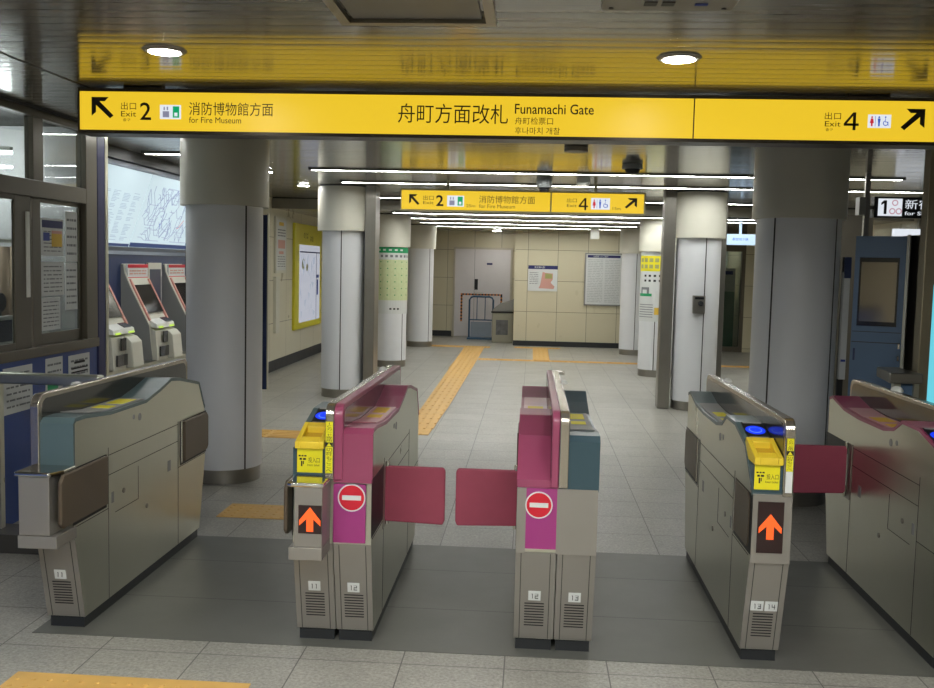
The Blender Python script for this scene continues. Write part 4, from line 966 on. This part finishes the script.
# things by the grey door
t = thing('crowd_barrier', (-1.05, 20.6, 0), 'blue grey tubular barrier standing in front of the grey door', 'barrier')
yb = 20.45
MB().tube([(-1.30, yb, .03), (-1.30, yb, .82), (-1.27, yb, .87), (-1.22, yb, .89), (-.88, yb, .89), (-.83, yb, .87), (-.80, yb, .82), (-.80, yb, .03)], .02).build('barrier_frame', CARTB, t)
MB().tube([(-1.30, yb, .40), (-.80, yb, .40)], .014).tube([(-1.14, yb, .40), (-1.14, yb, .88)], .009).tube([(-.97, yb, .40), (-.97, yb, .88)], .009).build('barrier_bars', CARTB, t)
MB().box(-1.33, -.78, yb - .2, yb + .12, 0, .03).build('barrier_base', CARTB, t)
MB().box(-1.27, -.83, yb - .004, yb + .004, .05, .36).build('barrier_board', mat('barrier_pale', (150, 160, 172), .5), t)
k = MB()
def tape(x0, x1, z0, z1, n):
    for i in range(n):
        k.use(i % 2); a, b_ = i / n, (i + 1) / n
        if x1 - x0 > z1 - z0: k.box(x0 + (x1 - x0) * a, x0 + (x1 - x0) * b_, 20.981, 20.985, z0, z1)
        else: k.box(x0, x1, 20.981, 20.985, z0 + (z1 - z0) * a, z0 + (z1 - z0) * b_)
tape(-1.53, -.63, .90, .935, 26); tape(-1.53, -1.49, .33, .90, 16); tape(-.67, -.63, .62, .90, 8)
o = k.build('hazard_tape', [mat('tape_orange', (214, 130, 60), .5), BLACK], d)
t = thing('waste_box', (-.57, 19.8, 0), 'beige box with a picture panel at the corner beside the grey door', 'box')
MB().box(-.78, -.36, 19.55, 20.1, 0, .60).build('box_body', mat('box_khaki', (150, 146, 128), .5), t, bevel=.01)
MB().box(-.80, -.35, 19.53, 20.12, .60, .63).build('box_rim', BLACK, t)
MB().prism([(-.78, .63), (-.36, .63), (-.36, .88), (-.42, .84), (-.60, .80), (-.76, .68)], 'y', 19.6, 20.05).build('box_bundle', mat('grey_bundle', (150, 148, 142), .8, bump=.6, bscale=12), t)
MB().box(-.70, -.46, 19.545, 19.55, .16, .46).build('picture_panel', mat('panel_dark_print', (96, 96, 96), .5, var=.4, vscale=14), t)

# cameras and box on the ceiling
def camera_dev(x, y, z, rr, h_, label):
    t = thing('security_camera', (x, y, CZ), label, 'camera', 'security cameras on the ceiling')
    MB().ring((x, y, z + .04), (x, y, CZ - .002), rr, 24).build('camera_housing', mat('camera_grey', (150, 154, 154), .4), t)
    MB().ring((x, y - .01, z), (x, y, z + .045), rr * .55, 20, r1=rr * .8).build('camera_lens', BLACK, t)
camera_dev(.09, 9.4, 2.26, .075, .1, 'grey round security camera above the small yellow sign')
camera_dev(.80, 8.2, 2.33, .085, .1, 'grey security camera on the ceiling right of the first one')
t = tag(MB().box(.40, .52, 9.4, 9.5, 2.34, CZ - .002).ring((.46, 9.39, 2.325), (.46, 9.39, 2.345), .05, 16).build('detector_box', [WHITE]), 'small white box on the ceiling between the two cameras', 'box')
t = tag(MB().box(1.0, 1.15, 17.2, 17.35, 2.05, 2.273).build('exit_lamp', [WHITE], bevel=.01), 'small white hanging box before the back wall, above the framed notice', 'box')

# ------------------------------------------------------------------ right side
t = thing('platform_sign', (3.3, 8.5, 2.03), 'black hanging sign with number 1 and Shinjuku, at the right edge', 'sign')
MB().box(2.87, 4.1, 8.5, 8.6, 2.03, 2.205).build('sign_box', BLACK, t)
MB().box(2.90, 3.095, 8.492, 8.5, 2.045, 2.19).build('number_plate', SIGNW, t)
flat([rect(2.945, 2.968, 2.06, 2.175), [(2.922, 2.135), (2.945, 2.15), (2.945, 2.175), (2.922, 2.155)]], 8.492).build('numeral', INK, t)
RG = mat('sign_pale_pink', (226, 170, 186), .4, emit=.6)
for cx, cz in ((3.035, 2.155), (3.015, 2.085), (3.068, 2.085)): 
    kk = MB(); a = circ(cx, cz, .026, 20); c_ = circ(cx, cz, .017, 20)
    kk.add([(p[0], 8.490, p[1]) for p in a] + [(p[0], 8.490, p[1]) for p in c_], [(i, (i + 1) % 20, 20 + (i + 1) % 20, 20 + i) for i in range(20)]); kk.build('line_mark', RG, t)
text('新宿・渋谷', 3.12, 3.68, 2.105, 2.185, 8.498, SIGNW, t)
text('for Shinjuku & Shibuya', 3.12, 3.75, 2.045, 2.085, 8.498, SIGNW, t, bold=.01)
MB().box(2.80, 2.84, 8.53, 8.57, 1.8, CZ - .002).box(2.84, 2.88, 8.53, 8.57, 2.1, 2.13).build('hanging_pole', DSTEEL, t)
MB().box(2.745, 2.80, 8.5, 8.6, 2.05, 2.20).build('end_plate', mat('endplate_grey', (170, 170, 165), .5), t)
# slate blue cabinet
t = thing('service_cabinet', (2.33, 6.6, 0), 'tall slate blue cabinet with a dark window, right of the nearest right column', 'cabinet')
ca, cb = (2.13, 6.62), (2.415, 6.50)     # front face turned slightly
def cq(u0, u1, z0, z1, off, thick):
    dx, dy = cb[0] - ca[0], cb[1] - ca[1]; L = math.hypot(dx, dy); nx, ny = dy / L, -dx / L
    P = lambda u_, o_: (ca[0] + dx * u_ + nx * o_, ca[1] + dy * u_ + ny * o_)
    b4 = [P(u0, off + thick), P(u1, off + thick), P(u1, off), P(u0, off)]
    return [(x, y, z0) for x, y in b4] + [(x, y, z1) for x, y in b4]
MB().hexa(cq(0, .98, 0, 1.80, -.12, .12)).build('cabinet_body', CABBLUE, t, bevel=.004)
MB().hexa(cq(0.0, 1, 0, 1.80, 0, .012)).build('cabinet_door', CABBLUE, t, bevel=.003)
wq = MB().hexa(cq(.10, .88, 1.21, 1.66, .012, .004)).build('window', SCREEN, t)
MB().hexa(cq(.14, .84, 1.24, 1.63, .016, .002)).build('window_glass', mat('mirror_glass', (170, 160, 142), .08, .8, var=.02), wq)
MB().hexa(cq(.02, .98, 1.10, 1.105, .012, .001)).hexa(cq(.02, .98, 1.17, 1.174, .012, .001)).build('door_joint', SEAM, t)
for z in (.99, 1.07): 
    p = cq(.93, .97, z, z + .03, .012, .012); MB().hexa(p).build('knob', CHROME, t)
p = cq(.06, .10, .98, 1.06, .012, .006); MB().hexa(p).build('lock', NAVY, t)
MB().hexa(cq(1.0, 1.06, 0, 1.81, -.11, .14)).build('edge_strip', mat('pale_edge', (196, 194, 182), .4, .3), t)
t = thing('notice_board', (2.08, 6.75, .9), 'white notice strip with a navy top, edge on left of the blue cabinet', 'board')
MB().box(2.078, 2.118, 6.66, 6.70, .84, 1.56).build('board_sheet', PAPER, t); MB().box(2.075, 2.12, 6.655, 6.66, 1.52, 1.66).build('board_head', NAVY, t); MB().box(2.083, 2.113, 6.656, 6.66, .96, .975).build('board_mark', BLUEINK, t)
MB().box(2.078, 2.118, 6.70, 6.72, 0, 1.66).build('board_backing', BLACK, t)
t = thing('shutter_stack', (2.6, 6.6, 0), 'stack of dark panels with steel edges right of the blue cabinet', 'panel stack')
x = 2.475
for wdt, m_ in ((.035, DSTEEL), (.055, BLACK), (.03, NAVY), (.035, DSTEEL), (.10, BLACK), (.1, NAVY)):
    MB().box(x, x + wdt, 6.45, 6.75, 0, 1.81).build('panel', m_, t); x += wdt
t = thing('steel_rail', (2.1, 5.6, 0), 'boxy steel handrail with a post, right of the rightmost gate', 'railing')
MB().hexa([(2.075, 5.95, .94), (2.02, 5.58, .94), (2.205, 5.58, .94), (2.205, 5.95, .94), (2.075, 5.95, 1.0), (2.02, 5.58, 1.0), (2.205, 5.58, 1.0), (2.205, 5.95, 1.0)]).build('top_rail', DSTEEL, t, bevel=.008)
MB().box(2.06, 2.10, 5.62, 5.66, 0, .94).build('post', STEEL, t); MB().box(2.17, 2.20, 5.62, 5.66, 0, .94).build('post', STEEL, t); MB().box(2.10, 2.17, 5.64, 5.645, .05, .94).build('infill_panel', CABBLUE, t)
struct(MB().box(2.86, 3.34, 9.9, 9.96, 0, 2.13), 'wall_partition', mat('brown_grey_panel', (112, 106, 94), .35, .3))
# pillar and lit screen at the right edge
struct(MB().box(2.215, 2.275, 5.69, 5.78, 0, CZ).box(2.275, 2.34, 5.74, 5.78, 0, CZ), 'trim_4', mat('bronze_pillar', (150, 140, 116), .35, .6), bevel=.004)
t = thing('lit_screen', (2.3, 5.72, .7), 'bright cyan lit panel cut off by the right edge', 'screen')
MB().box(2.277, 2.335, 5.715, 5.738, .5, 1.50).build('screen_face', mat('cyan_glow', (110, 214, 232), .4, emit=.9), t)
MB().box(2.277, 2.335, 5.712, 5.738, 1.50, 1.54).build('screen_frame', BRONZE, t)
# far right: lcd, glazed door, lit boards
t = tag(MB().box(2.70, 3.16, 14.0, 14.08, 1.92, 2.07).box(2.9, 2.93, 14.02, 14.06, 2.07, 2.27).build('lit_board', [mat('pale_blue_glow', (190, 216, 240), .4, emit=.9)]), 'pale blue lit hanging board seen between the two right columns', 'sign')
text('都営地下鉄', 2.80, 3.02, 1.98, 2.02, 13.998, SIGNB, t)
wd = thing('window_2', (3.75, 18.95, 0), None, None, kind='structure')
k = MB().box(3.45, 3.50, 18.9, 19.0, 0, 2.28).box(3.98, 4.05, 18.9, 19.0, 0, 2.28).box(3.50, 3.98, 18.9, 19, 1.92, 2.28).box(3.50, 3.98, 18.9, 19, 0, .1); k.build('window_frame', BRONZE, wd)
MB().box(3.50, 3.98, 18.94, 18.95, .1, 1.92).build('pane', PANE, wd)
struct(MB().box(3.45, 4.05, 20.6, 20.7, 0, 2.28), 'wall_shop', mat('shop_wall', (190, 198, 196), .6))
t = thing('shop_stand', (3.8, 19.6, 0), 'green and white stand seen through the far glazed door', 'stand')
MB().box(3.55, 3.95, 19.3, 19.6, 0, 1.15).build('stand_body', mat('stand_green', (70, 120, 92), .5), t); MB().box(3.55, 3.95, 19.3, 19.35, 1.15, 1.6).build('stand_sheet', PAPER, t); MB().box(3.60, 3.9, 19.29, 19.3, 1.48, 1.55).build('stand_band', BLUEINK, t)
t = tag(MB().box(4.3, 4.9, 12.0, 12.08, 1.75, 2.1).build('lit_board', [SIGNW]), 'white lit board high at the far right behind the platform sign', 'sign')
MB().box(4.62, 4.72, 11.99, 12.0, 1.76, 2.09).build('green_mark', SIGNG, t)
tag(MB().box(4.58, 4.62, 12.02, 12.05, 2.1, CZ - .003).build('sign_hanger', DSTEEL), 'thin hanger holding the white lit board at the far right', 'hanger')
